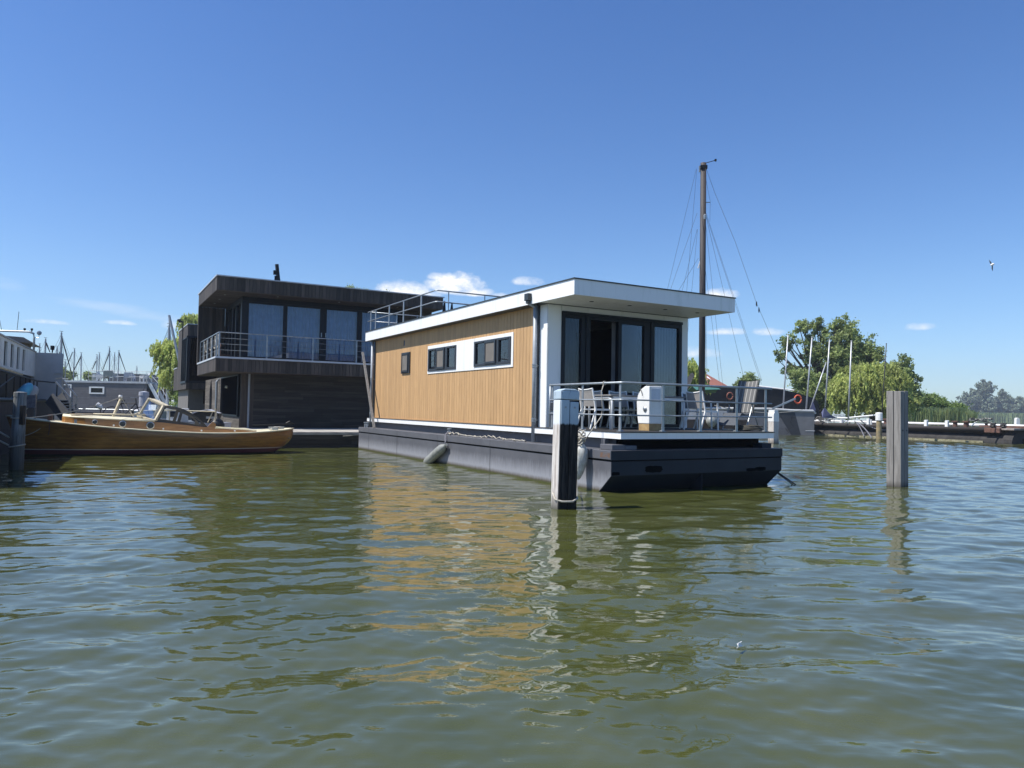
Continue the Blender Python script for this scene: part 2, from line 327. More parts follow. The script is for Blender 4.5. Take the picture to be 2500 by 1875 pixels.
    l.new(b2.outputs[0], p.inputs['Normal'])
    me.materials.append(m); o = bpy.data.objects.new('water', me); C.objects.link(o); tag(o, kind='structure')
make_water()

# ================================================================ the light wooden floating house
YAW = .5155; HO = (2.1707, 14.5077, 0)
HT = thing('floating_house', 'single-storey floating house with larch cladding and white flat roof on a grey steel pontoon', 'houseboat', HO, YAW)
def hw(a, b, z): return Vector((HO[0]+a*math.cos(YAW)-b*math.sin(YAW), HO[1]+a*math.sin(YAW)+b*math.cos(YAW), z))
# pontoon
hb = MB(); A0, A1, B0, B1 = -.31, 4.49, -.10, 15.6
prof = [(B0, .35), (B0, .63), (B1, .63), (B1, -.6), (B0+1.6, -.6), (B0+.40, 0)]
hb.prism(prof, 'x', A0, A1)
hb.v = [(x, y, z) for x, y, z in hb.v]
hb.build('pontoon_hull', HULL, HT, bevel=.008)
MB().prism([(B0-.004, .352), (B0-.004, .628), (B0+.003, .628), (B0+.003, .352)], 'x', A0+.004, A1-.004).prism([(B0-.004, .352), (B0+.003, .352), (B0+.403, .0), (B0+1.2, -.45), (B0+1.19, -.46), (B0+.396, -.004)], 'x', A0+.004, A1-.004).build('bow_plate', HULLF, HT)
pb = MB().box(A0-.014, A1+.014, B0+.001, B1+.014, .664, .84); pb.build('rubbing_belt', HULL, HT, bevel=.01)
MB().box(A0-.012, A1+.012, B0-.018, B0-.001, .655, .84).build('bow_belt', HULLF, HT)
MB().box(A0-.004, A1+.004, B0+.002, B1+.004, .63, .663).build('belt_shadow_line', mat('flat_black', (.002, .003, .004), .9, spec=.05), HT)  # black strip below the belt stands for the shadow gap there
MB().prism([(B0-.006, .34), (B0+.43, .02), (B0+.9, -.3), (B0-.006, -.3)], 'x', 2.06, 2.075).build('skeg_plate', HULLF, HT)
def blot(x0, x1, z0, z1, mb, seed):
    rg = random.Random(seed); n = 26; pts = []
    for i in range(n):
        t = 2*math.pi*i/n; c, s_ = math.cos(t), math.sin(t); k = 1/max(abs(c), abs(s_))**.7
        pts.append(((x0+x1)/2+(x1-x0)/2*c*k*rg.uniform(.86, 1.04), (z0+z1)/2+(z1-z0)/2*s_*k*rg.uniform(.84, 1.05)))
    mb.prism(pts, 'y', B0-.008, B0-.003)
for i, (a, b, z, y) in enumerate([(.53, .99, .39, .53), (3.36, 3.66, .345, .42), (3.62, 3.98, .35, .44), (-.295, -.10, .36, .43)]):
    k = MB(); blot(a, b, z, y, k, i); k.build('touched_up_paint', mat('flat_black', (.002, .003, .004), .9, spec=.05), HT)
# inner coaming under the deck, corner blocks
MB().box(.15, 4.2, .35, 15.3, .842, 1.058).build('coaming', HULL, HT)
MB().box(.15, 4.2, .30, .345, .842, 1.058).build('bow_recess', mat('flat_black', (.002, .003, .004), .9, spec=.05), HT); MB().box(4.0, 4.3, .02, .6, .842, .95).build('corner_block', HULLF, HT)
cb = MB().box(-.2, .12, .02, .42, .842, .95).box(.125, .42, .02, .42, .842, .93); cb.build('corner_block', HULL, HT, bevel=.01)
MB().prism([(.5, .842), (.5, 1.05), (.62, 1.05), (.62, .842)], 'x', -.02, .10).build('deck_bracket', HULL, HT)
for bb in (1.6, 4.9, 8.2, 11.5, 14.4): MB().box(A0-.0165, A0-.0145, bb, bb+.012, .02, .83).build('weld_seam', mat('weld', (.06, .06, .066), .5), HT)
MB().box(A0-.016, A0-.0145, B0+.02, B0+.34, .70, .80).build('rust_patch', mat('rust_bleed', (.13, .075, .05), .8, c2=(.092, .094, .104), scale=14, lo=.45, hi=.6), HT)
# deck fascia panels with thin joints
fp = MB()
for b0, b1 in ((.0, .64), (.644, 2.69), (2.694, 6.18), (6.184, 9.6), (9.604, 12.9), (12.904, 15.6)): fp.box(0, .03, b0, b1, 1.06, 1.186)
for a0, a1 in ((.0305, 2.02), (2.024, 4.35)): fp.box(a0, a1, 0, .03, 1.06, 1.186)
fp.box(4.32, 4.35, .0305, 15.6, 1.06, 1.186); fp.build('deck_fascia', WHITE, HT)
dk = MB(); y = -.015
while y < 2.95: dk.box(-.012, 4.365, y, min(y+.135, 2.95), 1.188, 1.21, rnd(0, 1)); y += .14
dk.box(-.012, 4.365, 2.95, 15.6, 1.188, 1.205); dk.build('deck_boards', DECK, HT)
MB().box(.031, 4.31, .031, 15.59, 1.07, 1.186).build('deck_core', BLACKP, HT)
# walls: larch boards run vertically on the long side
holes = [(4.56, 10.06, 2.69, 3.57), (11.575, 12.335, 2.77, 3.485), (12.12, 12.27, 3.73, 3.92)]
sd = MB(); b = 3.60
while b < 15.14:
    b2 = min(b+.155, 15.14); t = rnd(0, 1)
    for u0, u1, v0, v1 in holed(b, b2, 1.225, 4.10, holes): sd.box(.12, .142, u0, u1, v0, v1, t)
    b += .165
sd.build('siding', SIDING, HT)
MB().box(.095, .143, 3.6, 15.14, 1.205, 1.222).build('siding_sill', SIDING, HT)
bk = MB()
for u0, u1, v0, v1 in holed(2.97, 15.28, 1.2, 4.108, holes[:2]): bk.box(.146, .30, u0, u1, v0, v1)
bk.box(4.35, 4.49, 2.99, 15.28, 1.2, 4.108).box(.30, 4.35, 15.1, 15.28, 1.2, 4.108)
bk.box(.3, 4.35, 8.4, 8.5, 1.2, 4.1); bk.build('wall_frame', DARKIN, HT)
MB().box(.31, 4.34, 3.1, 15.0, 1.206, 1.22).build('floor_covering', mat('room_floor', (.10, .08, .06), .5), HT)
MB().box(.118, .145, 2.962, 3.30, 1.2, 4.10).build('side_panel', WHITE, HT)
MB().box(.12, .145, 3.302, 3.598, 1.2, 4.1).build('dark_gap_strip', BLACKP, HT); MB().box(.12, .3, 15.145, 15.3, 1.2, 4.1).build('dark_gap_strip', BLACKP, HT)  # front strip: dark gap with the downpipe's shadow coloured in
MB().box(.13, .145, 12.12, 12.27, 3.73, 3.92).build('vent_grille', ANTH, HT, bevel=.004)
MB().box(4.492, 4.51, 2.99, 15.28, 1.2, 4.1).build('side_panel', WHITE, HT)
MB().box(.31, 4.5, 15.282, 15.30, 1.2, 4.1).build('rear_panel', WHITE, HT)
# white window surround
ws = MB()
for u0, u1, v0, v1 in holed(4.56, 10.06, 2.69, 3.57, [(4.66, 6.735, 2.775, 3.475), (7.92, 9.995, 2.765, 3.47)]): ws.box(.100, .16, u0, u1, v0, v1)
ws.build('window_surround', WHITE, HT)
MB().box(.098, .0995, 6.735, 6.741, 2.69, 3.57).build('panel_joint', GREYWOOD, HT)
def side_window(b0, b1, z0, z1, lights, name='window'):
    f = MB(); hs = [l_[:2]+(z0+.075, z1-.06) for l_ in lights]
    for u0, u1, v0, v1 in holed(b0, b1, z0, z1, hs): f.box(.075, .16, u0, u1, v0, v1)
    fo = f.build(name, ANTH, HT, bevel=.006)
    for u0, u1, kind in lights:
        c0, c1 = z0+.075, z1-.06
        MB().box(.118, .122, u0-.005, u1+.005, c0, c1).build('pane', GLS, fo)
        if kind == 's':          # projecting opening sash with insect screen
            s_ = MB()
            for a, b_, c, d in holed(u0-.035, u1+.035, c0-.03, c1+.025, [(u0+.02, u1-.02, c0+.03, c1-.03)]): s_.box(.045, .075, a, b_, c, d)
            s_.build('sash', ANTH, fo, bevel=.004)
            MB().box(.060, .064, u0+.02, u1-.02, c0+.03, c1-.03).build('insect_screen', mat('insect_screen', (.17, .155, .135), .7), fo)
        else: MB().box(.058, .0745, u0-.01, u1+.01, c1+.0, c1+.035).build('trickle_vent', ANTH, fo, bevel=.004)
        MB().box(.30, .31, u0-.1, u1+.1, c0-.1, c1+.1).build('blind', mat('window_blind', (.38, .38, .36), .9, c2=(.16, .16, .16), scale=2.5), fo)
    return fo
side_window(7.92, 9.995, 2.765, 3.47, [(8.02, 8.54, 'g'), (8.74, 9.26, 's'), (9.38, 9.90, 'g')])
side_window(4.66, 6.735, 2.775, 3.475, [(4.78, 5.30, 'g'), (5.47, 6.01, 's'), (6.12, 6.65, 'g')])
side_window(11.575, 12.335, 2.77, 3.485, [(11.70, 12.21, 's')])
# front: glazed sliding doors, one leaf open
FB = 2.96
fw = MB()
for u0, u1, v0, v1 in holed(.118, 4.49, 1.2, 4.10, [(.5, 4.265, 1.22, 3.97)]): fw.box(u0, u1, FB, FB+.03, v0, v1)
fw.build('front_panel', WHITE, HT)
MB().box(.498, .504, FB-.002, FB, 3.97, 4.1).build('panel_joint', ANTH, HT)
df = MB()
for u0, u1, v0, v1 in holed(.5, 4.265, 1.222, 3.97, [(.60, 1.06, 1.30, 3.82), (1.33, 2.18, 1.26, 3.82), (2.28, 3.0, 1.30, 3.79), (3.34, 4.165, 1.30, 3.80)]): df.box(u0, u1, FB-.03, FB+.10, v0, v1)
do = df.build('door_frame', NAVY, HT, bevel=.006)
MB().box(1.19, 1.25, FB-.055, FB-.031, 1.23, 3.96).box(3.2, 3.27, FB-.055, FB-.031, 1.23, 3.96).box(.5, 4.265, FB-.06, FB-.031, 3.90, 3.968).build('door_bead', NAVY, do, bevel=.004)
for u0, u1, z1 in ((.60, 1.06, 3.82), (2.28, 3.0, 3.79), (3.34, 4.165, 3.80)):
    MB().box(u0, u1, FB+.02, FB+.026, 1.30, z1).build('pane', GLSH, do)
def curtain(u0, u1, b, z0, z1, par, m=CURT, amp=.03, per=.10):
    n = max(6, int((u1-u0)/.012)); ph = rnd(0, 6)
    f = lambda u: b+amp*math.sin(2*math.pi*u/per+ph+.9*math.sin(u*3.1))
    us = [u0+(u1-u0)*i/n for i in range(n+1)]
    return MB().grid([[(u, f(u), z) for u in us] for z in (z0, z1)]).build('curtain', m, par, smooth=True)
CURTD = mat('shade_curtain', (.26, .26, .265), .9, scale=3)
curtain(.55, 1.12, FB+.30, 1.22, 3.9, HT, CURTD, .02); curtain(2.22, 3.05, FB+.30, 1.22, 3.9, HT, CURTD, .006, .3); curtain(3.28, 4.3, FB+.30, 1.22, 3.9, HT, CURTD, .02)
MB().tube([(3.07, FB-.06, 2.05), (3.07, FB-.06, 2.35)], .012).build('door_handle', GALV, do)
MB().box(4.33, 4.43, FB-.03, FB, 1.50, 1.66).build('socket_box', ANTH, HT, bevel=.006)
# roof
RA0, RA1, RB0, RB1 = -.162, 4.643, 1.47, 15.54
rf = MB()
for b0, b1 in ((RB0+.021, 5.05), (5.054, 8.6), (8.604, 12.1), (12.104, RB1)): rf.box(RA0, RA0+.02, b0, b1, 4.111, 4.45)
rf.box(RA0, RA1, RB0, RB0+.02, 4.111, 4.45).box(RA1-.02, RA1, RB0+.021, RB1, 4.111, 4.45).box(RA0+.021, RA1-.021, RB1-.02, RB1, 4.111, 4.45)
ro = rf.build('roof_fascia', WHITE, HT)
MB().box(RA0+.021, RA1-.021, RB0+.021, RB1-.021, 4.115, 4.44).build('roof_deck', WHITEP, HT)
MB().box(RA0-.02, RA1+.02, RB0-.02, RB0+.1, 4.452, 4.477).box(RA0-.02, RA0+.1, RB0+.1, RB1+.02, 4.452, 4.477).box(RA1-.1, RA1+.02, RB0+.1, RB1+.02, 4.452, 4.477).box(RA0+.1, RA1-.1, RB1-.1, RB1+.02, 4.452, 4.477).build('roof_trim', ROOFE, HT)
MB().box(RA0+.1, RA1-.1, RB0+.1, RB1-.1, 4.44, 4.462).build('roof_covering', BLACK, HT)
MB().box(RA0+.022, .16, 2.96, 15.4, 4.100, 4.112).box(.16, 4.49, FB-.02, FB+.03, 4.100, 4.112).build('soffit_strip', ANTH, HT)
for a in (.75, 1.85, 2.95, 4.0): MB().lathe([(.05, 4.106), (.05, 4.1135), (.03, 4.1136)], 14, (a, 2.1)).build('soffit_lamp', ANTH, HT)
# rainwater pipes
def downpipe(b, ztop):
    p = MB().tube([(.0, b, .86), (.0, b, ztop)], .054, 14); po = p.build('downpipe', PIPE, HT, smooth=True)
    for z in (1.33, 2.62):
        MB().lathe([(.064, z), (.064, z+.03)], 14, (0, b)).lathe([(.064, z+.05), (.064, z+.08)], 14, (0, b)).box(.0, .12, b-.01, b+.01, z+.03, z+.05).build('pipe_bracket', GALV, po)
downpipe(3.33, 4.12); downpipe(15.16, 4.11)
MB().box(-.27, -.164, 3.24, 3.42, 4.19, 4.36).box(-.25, -.16, 3.28, 3.38, 4.12, 4.19).build('rain_hopper', ROOFE, HT, bevel=.01)
MB().tube([(-.2, 3.33, 4.15), (-.1, 3.33, 4.10), (.0, 3.33, 4.05), (0, 3.33, 3.9)], .045, 10).build('pipe_elbow', PIPE, HT, smooth=True)
# roof terrace railing
def rail_part(mb, post_pts, z0, h, depth=.05): pass
t = MB(); ra, rz = -.06, 5.23
for z in (rz, 4.88): t.tube([(ra, 15.6, z), (ra, 9.22, z), (.0, 9.12, z), (4.3, 9.12, z)] if z > 5 else [(ra, 15.6, z), (ra, 9.22, z), (.0, 9.12, z), (4.3, 9.12, z)], .021, 8)
for z in (5.23, 4.88): t.tube([(0, 15.45, z), (4.3, 15.45, z)], .02, 8)
t.build('roof_rail', GALV, HT, smooth=True)
for b in (10.3, 11.85, 13.25, 14.7, 15.25): MB().box(ra-.012, ra+.012, b-.04, b+.04, 4.465, 5.21).box(ra-.05, ra+.1, b-.05, b+.05, 4.462, 4.475).build('roof_rail_post', GALV, HT)
for a in (.36, 1.62, 2.9, 4.2): MB().tube([(a, 9.12, 4.46), (a, 9.12, 5.22)], .018, 8).build('roof_rail_post', GALV, HT)
for a in (.02, 1.05, 1.9, 2.9, 4.2): MB().tube([(a, 15.45, 4.46), (a, 15.45, 5.22)], .018, 8).build('roof_rail_post', GALV, HT)
# deck railing
t = MB()
for z, r in ((2.185, .024), (1.845, .016), (1.535, .016)):
    t.tube([(.045, 2.72, z-.02), (.045, 2.68, z)] + [(.045, .09, z), (.09, .045, z), (4.33, .045, z)], r, 8)
t.tube([(.045, 2.69, 1.21), (.045, 2.69, 2.165)], .02, 8)
t.build('deck_rail', GALV, HT, smooth=True)
def rpost(x, y, along):
    m_ = MB(); pr_ = [(-.035, 1.215), (.035, 1.215), (.03, 1.35), (.028, 2.165), (-.028, 2.165), (-.03, 1.35)]
    if along == 'b': m_.prism([(y+u*1.0-(.05 if z < 1.3 and u > 0 else 0)*0, z) for u, z in pr_], 'x', x-.008, x+.008).box(x-.04, x+.05, y-.06, y+.06, 1.211, 1.222)
    else: m_.prism([(x+u, z) for u, z in pr_], 'y', y-.008, y+.008).box(x-.06, x+.06, y-.04, y+.05, 1.211, 1.222)
    m_.tube([(x, y, 1.24), (x+(.09 if along == 'b' else 0), y+(.09 if along == 'a' else 0), 1.22)], .012, 6)
    m_.build('deck_rail_post', GALV, HT)
for b in (.12, 1.42): rpost(.062, b, 'b')
rpost(.062, 2.62, 'b')
for a in (1.13, 2.17, 3.24, 4.15): rpost(a, .062, 'a')
# house number plate inside the side rail
MB().box(.030, .040, 2.42, 2.66, 1.60, 1.78).build('small_dark_plate', ANTH, HT)
# bollards on the pontoon edge
def bollard(b, r=.045):
    m_ = MB().lathe([(r, .842), (r, .99), (r*1.55, 1.0), (r*1.55, 1.03), (r*.6, 1.035)], 14, (-.14, b)).tube([(-.14, b-.12, .93), (-.14, b+.12, .93)], .018)
    m_.build('bollard', GALV, HT, smooth=False)
bollard(7.77); bollard(15.1); bollard(15.35)

# ---- things on and around the house
def on_deck(name, label, cat, a, b, rz=0, z=1.212, group=None):
    return thing(name, label, cat, hw(a, b, z), YAW+rz, group)
GCH = 'armchairs on the front deck'
def patio_chair(fab, label, a, b, rz):
    t = on_deck('patio_armchair', label, 'armchair', a, b, rz, group=GCH)   # faces local -y
    for s in (-1, 1):
        x = s*.27
        MB().beam((x, -.24, .0), (x*.98, -.22, .64), .028, .028).build('leg', WHITEP, t)
        MB().beam((x, .30, .0), (x, .16, .44), .028, .028).beam((x, .16, .43), (x*.96, .25, .88), .028, .028).build('leg', WHITEP, t)
        MB().beam((x, -.25, .65), (x, .215, .66), .045, .022).build('armrest', WHITEP, t, bevel=.005)
    fr = MB().tube([(-.26, -.22, .43), (.26, -.22, .43)], .016, 6).tube([(-.26, .17, .43), (.26, .17, .43)], .014, 6).beam((-.262, -.23, .43), (-.262, .18, .43), .025, .04).beam((.262, -.23, .43), (.262, .18, .43), .025, .04)
    fr.build('seat_frame', WHITEP, t)
    MB().grid([[(-.25+.5*i/6, -.21+.38*j/4, .435-.02*math.sin(math.pi*j/4)) for i in range(7)] for j in range(5)]).build('seat', fab, t, thick=.008)
    MB().grid([[(-.255+.51*i/8, .185+.065*j/5+.035*(1-((i-4)/4)**2), .50+.37*j/5-(.022*(1-((i-4)/4)**2) if j == 5 else 0)) for i in range(9)] for j in range(6)]).build('backrest', fab, t, thick=.008)
    MB().tube([(-.265+.53*i/8, .25+.035*(1-((i-4)/4)**2), .888-.03*(1-((i-4)/4)**2)) for i in range(9)], .016, 6).build('top_rail', WHITEP, t)
    return t
patio_chair(FABT, 'white armchair with taupe back at the table\'s far side, nearest the downpipe', 1.28, 2.5, 0)
patio_chair(FABT, 'white armchair with taupe back in the middle of the table\'s far side', 2.03, 2.5, 0)
patio_chair(FABT, 'white armchair with taupe back behind the table, half hidden by the cabinet', 2.76, 2.5, 0)
patio_chair(FABT, 'white armchair with taupe mesh back seen from behind, drawn up to the table end', 3.20, 1.08, R(90))
patio_chair(FABD, 'white armchair with charcoal back facing the water, between table and recliner', 3.72, 1.80, R(8))
patio_chair(FABT, 'white armchair pushed under the table end nearest the white post', .62, 1.75, R(90))
tb = on_deck('patio_table', 'long garden table with grey top and white tubular frame on the front deck', 'table', 1.87, 1.8)
MB().box(-1.1, 1.1, -.45, .45, .735, .765).build('table_top', mat('grey_tabletop', (.26, .25, .235), .5, c2=(.2, .195, .185), scale=6), tb, bevel=.006)
for s in (-1, 1):
    p = [(s*1.05, -.42, 0), (s*1.05, -.42, .60), (s*1.05, -.39, .67), (s*1.05, -.32, .70), (s*1.05, .32, .70), (s*1.05, .39, .67), (s*1.05, .42, .60), (s*1.05, .42, 0)]
    MB().tube(p, .026, 8).build('leg_frame', WHITEP, tb, smooth=True)
for s in (-1, 1): MB().beam((-1.02, s*.42, .70), (1.02, s*.42, .70), .03, .05).build('side_bar', WHITEP, tb)
# reclining chair
rc = on_deck('reclining_chair', 'folding recliner with grey and white striped backrest at the deck\'s right corner', 'deck chair', 4.28, .92, R(-72))
STR = mat('striped_canvas', (.27, .27, .26), .85)
def striped():
    m = STR; n = m.node_tree.nodes; l = m.node_tree.links; p = n['Principled BSDF']
    t_ = n.new('ShaderNodeTexCoord'); sx = n.new('ShaderNodeSeparateXYZ'); l.new(t_.outputs['Object'], sx.inputs[0])
    a = n.new('ShaderNodeMath'); a.operation = 'MULTIPLY'; a.inputs[1].default_value = 10.5; l.new(sx.outputs[0], a.inputs[0])
    f = n.new('ShaderNodeMath'); f.operation = 'FRACT'; l.new(a.outputs[0], f.inputs[0]); g = n.new('ShaderNodeMath'); g.operation = 'LESS_THAN'; g.inputs[1].default_value = .16; l.new(f.outputs[0], g.inputs[0])
    mi = n.new('ShaderNodeMix'); mi.data_type = 'RGBA'; mi.inputs['A'].default_value = (.115, .115, .113, 1); mi.inputs['B'].default_value = (.34, .33, .31, 1); l.new(g.outputs[0], mi.inputs['Factor']); l.new(mi.outputs['Result'], p.inputs['Base Color'])
striped()
MB().grid([[(-.24+.48*i/6, .12+.33*j/8+.0, .42+.78*j/8-(.03*math.cos((i-3)/3*1.57) if j == 8 else 0)) for i in range(7)] for j in range(9)]).build('backrest', STR, rc, thick=.02)
MB().grid([[(-.23+.46*i/3, -.42+.52*j/5, .40-.03*math.sin(math.pi*j/5)) for i in range(4)] for j in range(6)]).build('seat', FABD, rc, thick=.02)
MB().grid([[(-.22+.44*i/3, -.75+.33*j/3, .12+.28*j/3) for i in range(4)] for j in range(4)]).build('leg_rest', FABD, rc, thick=.015)
MB().tube([(-.25, .11, .40), (-.26, .46, 1.2), (.26, .46, 1.2), (.25, .11, .40)], .012, 6).build('back_frame', BLACKP, rc)
for s in (-1, 1):
    x = .29*s
    MB().beam((x, -.22, .64), (x, .20, .62), .05, .025).build('armrest', ANTH, rc, bevel=.005)
    MB().tube([(x, -.05, .62), (x, .38, .02)], .012, 6).build('leg', GALV, rc); MB().tube([(x, .02, .62), (x, -.34, .02)], .012, 6).build('leg', GALV, rc)
MB().tube([(-.29, -.34, .02), (.29, -.34, .02)], .014, 6).build('foot_bar', WHITEP, rc); MB().tube([(-.29, .38, .02), (.29, .38, .02)], .014, 6).build('foot_bar', WHITEP, rc)
# white cabinet
cbn = on_deck('deck_cabinet', 'tall white painted cabinet with curved back and bare wooden foot behind the front rail', 'cabinet', 1.13, .50)
pf = [(.0, .145), (.36, .145), (.40, .35), (.42, .60), (.38, .76), (.28, .88), (.15, .945), (.0, .945)]
MB().prism(pf, 'x', 0, .35).build('body', mat('gelcoat', (.82, .82, .79), .3, c2=(.72, .72, .68), scale=3), cbn, bevel=.015)
MB().box(.01, .335, .01, .345, 0, .143).build('wooden_foot', mat('raw_plywood', (.42, .29, .13), .7, c2=(.30, .19, .08), scale=7), cbn)
MB().box(.06, .29, -.012, -.001, .62, .90).build('lid', mat('grey_lid', (.62, .66, .72), .5), cbn, bevel=.004)
MB().add([(-.0, .13, .45)], []).lathe([(.001, 0), (.05, 0), (.058, .012), (.03, .035), (.001, .04)], 16).build('round_lock', GALV, cbn, loc=(-.002, .13, .46)).rotation_euler = (0, R(-90), 0)
MB().tube([(-.02, .28, .9), (-.03, .22, .82), (-.02, .2, .74)], .008, 5).build('cord', BLACK, cbn)
MB().tube([(.0, .1, .95), (.02, .1, .975), (.38, .1, .975), (.4, .1, .95)], .008, 5).build('top_handle', GALV, cbn)
# coil of hose
hc = MB(); pts = []
for i in range(150):
    t_ = i/150; a_ = t_*2*math.pi*6; pts.append(((.26+.06*math.sin(a_*.37))*math.cos(a_), (.18+.04*math.sin(a_*.51))*math.sin(a_), .02+.10*t_+.012*math.sin(a_*3)))
hc.tube(pts, .017, 6); tag(hc.build('hose_coil', mat('worn_hose', (.08, .075, .06), .8), None, smooth=True, loc=hw(4.15, .55, 1.212)), 'untidy coil of dark hose lying on the deck under the recliner', 'hose')
# cylindrical fender
fe = thing('cylinder_fender', 'long pale grey fender hanging slantwise off the pontoon side with its end in the water', 'fender', hw(-.42, 7.42, .56), YAW)
p0, p1 = Vector((0, 0, 0)), Vector((-.05, 1.30, -.62)); d = (p1-p0).normalized(); ln = (p1-p0).length
ks = [(0, .02), (.03, .045), (.09, .085), (.17, .125), (.3, .135), (.9, .135), (1, .125), (1.07, .085), (1.12, .03)]
MB().tube([p0+d*(k*ln/1.12) for k, _ in ks], [r for _, r in ks], 18).build('body', FEND, fe, smooth=True)
MB().tube([p0-d*.07, p0+d*.03], .045, 10).build('eye_end', FEND, fe)
rp = MB().tube([hw(-.14, 7.75, .93), hw(-.33, 7.60, .86), hw(-.36, 7.5, .70), hw(-.42, 7.45, .60)], .018, 6).tube([hw(-.14, 7.79, .95), hw(-.34, 7.68, .85), hw(-.35, 7.58, .66), hw(-.42, 7.46, .58)], .014, 6)
tag(rp.build('fender_line', mat('grey_rope', (.20, .20, .22), .9, c2=(.1, .1, .12), scale=30), smooth=True), 'dark grey line tying the slanting fender to the pontoon bollard', 'rope')
wr = MB(); pts = []
for i in range(60):
    b = 7.7-i*.075; pts.append(hw(-.27+.045*math.sin(i*.9)+.03*math.sin(i*2.3), b, .86+(.03+.05*max(0, math.sin(i*.21)))*abs(math.sin(i*1.3))))
wr.tube(pts, .014, 6)
tag(wr.build('loose_rope', ROPE, smooth=True), 'loose off-white mooring rope lying along the pontoon edge', 'rope')
# leaning pole
lp = MB().beam(hw(-.24, 14.05, .845), hw(-.19, 15.75, 3.70), .085, .05)
tag(lp.build('leaning_pole', POSTW), 'weathered grey plank leaning against the rear corner of the larch wall', 'pole')
# bag fender with its lines
bgf = thing('bag_fender', 'bulging white canvas bag fender hanging between the near post and the pontoon', 'fender', hw(-.47, .66, .22), YAW)
prof = [(0, .015), (.04, .05), (.12, .085), (.3, .125), (.45, .14), (.58, .125), (.66, .085), (.72, .03)]
bgm = MB(); rows = []
for z, r in prof: rows.append([(r*1.0*math.cos(a_)*(1+.08*math.sin(3*a_+z*9))-(.10*(.72-z)**1.4), r*.8*math.sin(a_)*(1+.1*math.sin(5*a_+z*6))+.14*(.36-z)*.4, z) for a_ in [2*math.pi*j/20 for j in range(20)]])
bgm.grid(rows, closed=True).build('body', BAGM, bgf, smooth=True)
kn = MB()
for i in range(7):
    z = .74+.035*i; kn.tube([(.06*math.cos(a_)+rnd(-.02, .02)-.02, .09*math.sin(a_)+rnd(-.02, .02), z+.05*math.sin(a_*1.5+i)) for a_ in [k*.7 for k in range(9)]], .016, 6)
kn.tube([(-.02, .02, .7), (-.05, .1, .45), (-.12, .1, .2)], .012, 6).build('rope_knot', ROPE, bgf, smooth=True)
tag(MB().tube([hw(.03, .62, 2.19), hw(-.02, .64, 2.0), hw(.0, .62, 1.7), hw(-.03, .62, 1.5), hw(-.42, .65, 1.0)], .011, 6).tube([hw(.045+.035*math.cos(a_), .62+.02*math.sin(a_*.3), 2.185+.035*math.sin(a_)) for a_ in [k*.5 for k in range(26)]], .010, 6).build('rail_line', ROPE, smooth=True),
    'thin line knotted to the top rail and running down to the bag fender', 'rope')
# anchor line at the bow's right corner
tag(MB().tube([hw(4.45, -.02, .30), hw(5.05, -.02, .0), hw(5.2, -.02, -.1)], .016, 6).tube([hw(4.5, .02, .27), hw(5.0, .02, .0), hw(5.1, 0, -.1)], .012, 6).build('anchor_line', BLACK), 'dark rope running from the pontoon\'s right corner into the water', 'rope')
# items on the roof terrace
fn = thing('folded_deck_chair', 'dark folded chair whose two tips stick up over the roof rail', 'deck chair', hw(.50, 9.75, 4.462), YAW)
for k, (x, h) in enumerate(((0, .56), (.26, .50))): MB().prism([(x-.07, .10), (x+.07, .10), (x+.035, h), (x-.005, h)], 'y', 0, .03).build('stile', BLACKP, fn)
MB().box(-.07, .33, .001, .029, .0, .10).build('seat', BLACKP, fn)

# ---------------------------------------------------------------- mooring posts
def dolphin(name_label, px, py, toppy, wpx, rz, top=None, planks=2, m=POSTW, sidem=None):
    pass
np_ = thing('mooring_post', 'thick double-timber mooring post with pale blue-white painted head in front of the house', 'post', (.90, 12.12, 0), YAW-.12)
PNT = (.40, .49, .56)
POSTD2 = mat('painted_dark_post', (.060, .055, .050), .85, c2=(.010, .010, .011), scale=11, stretch=(3, 3, .22), bump=.8, spec=.2, lo=.42, hi=.74, zstain=[(-.05, .22, (.007, .009, .006), 1, .08), (1.40, 1.37, (.36, .44, .50), 1, .10), (1.62, 1.44, (.47, .56, .62), .5, .5)])  # head paint in its darker, shaded tone for the front
POSTL2 = mat('lit_face_post', (.60, .57, .53), .8, c2=(.20, .15, .12), scale=12, stretch=(3, 3, .15), bump=.7, lo=.3, hi=.55, zstain=[(-.05, .3, (.03, .032, .02), 1, .08), (1.40, 1.36, (.66, .70, .72), 1, .12)])  # left face: sunlight put into a paler copy of wood and paint
for s, h in ((-1, 1.78), (1, 1.755)):
    MB().box(-.165 if s < 0 else .006, -.006 if s < 0 else .165, -.11, .16, -1.2, h).build('timber', POSTD2, np_, bevel=.014)
MB().box(-.180, -.1655, -.10, .15, -1.2, 1.775).build('lit_side_timber', POSTL2, np_, bevel=.006)  # thin facing that carries the sunlit colour of the left side
MB().box(-.18, .17, -.115, .165, 1.79, 1.93).prism([(-.18, 1.93), (.17, 1.93), (.09, 1.965), (-.1, 1.965)], 'y', -.115, .165).build('cap', POSTT, np_, bevel=.012)
for x in (-.085, .085): MB().lathe([(.018, 0), (.018, .010), (.005, .012)], 10).build('bolt', GALV, np_, loc=(x, -.111, 1.66)).rotation_euler = (R(90), 0, 0)
np_.rotation_euler = (R(-1.2), R(1.3), YAW-.12)
tag(MB().tube([np_.location+Vector((x, y, z)) for x, y, z in [(-.2, .05, .26), (-.17, -.12, .16), (-.05, -.17, .13), (.12, -.13, .13), (.21, -.02, .17), (.18, .12, .2), (0, .19, .24), (-.2, .05, .26)]], .017, 7).build('post_rope', ROPE, smooth=True), 'pale rope looped round the near post just above the water', 'rope')
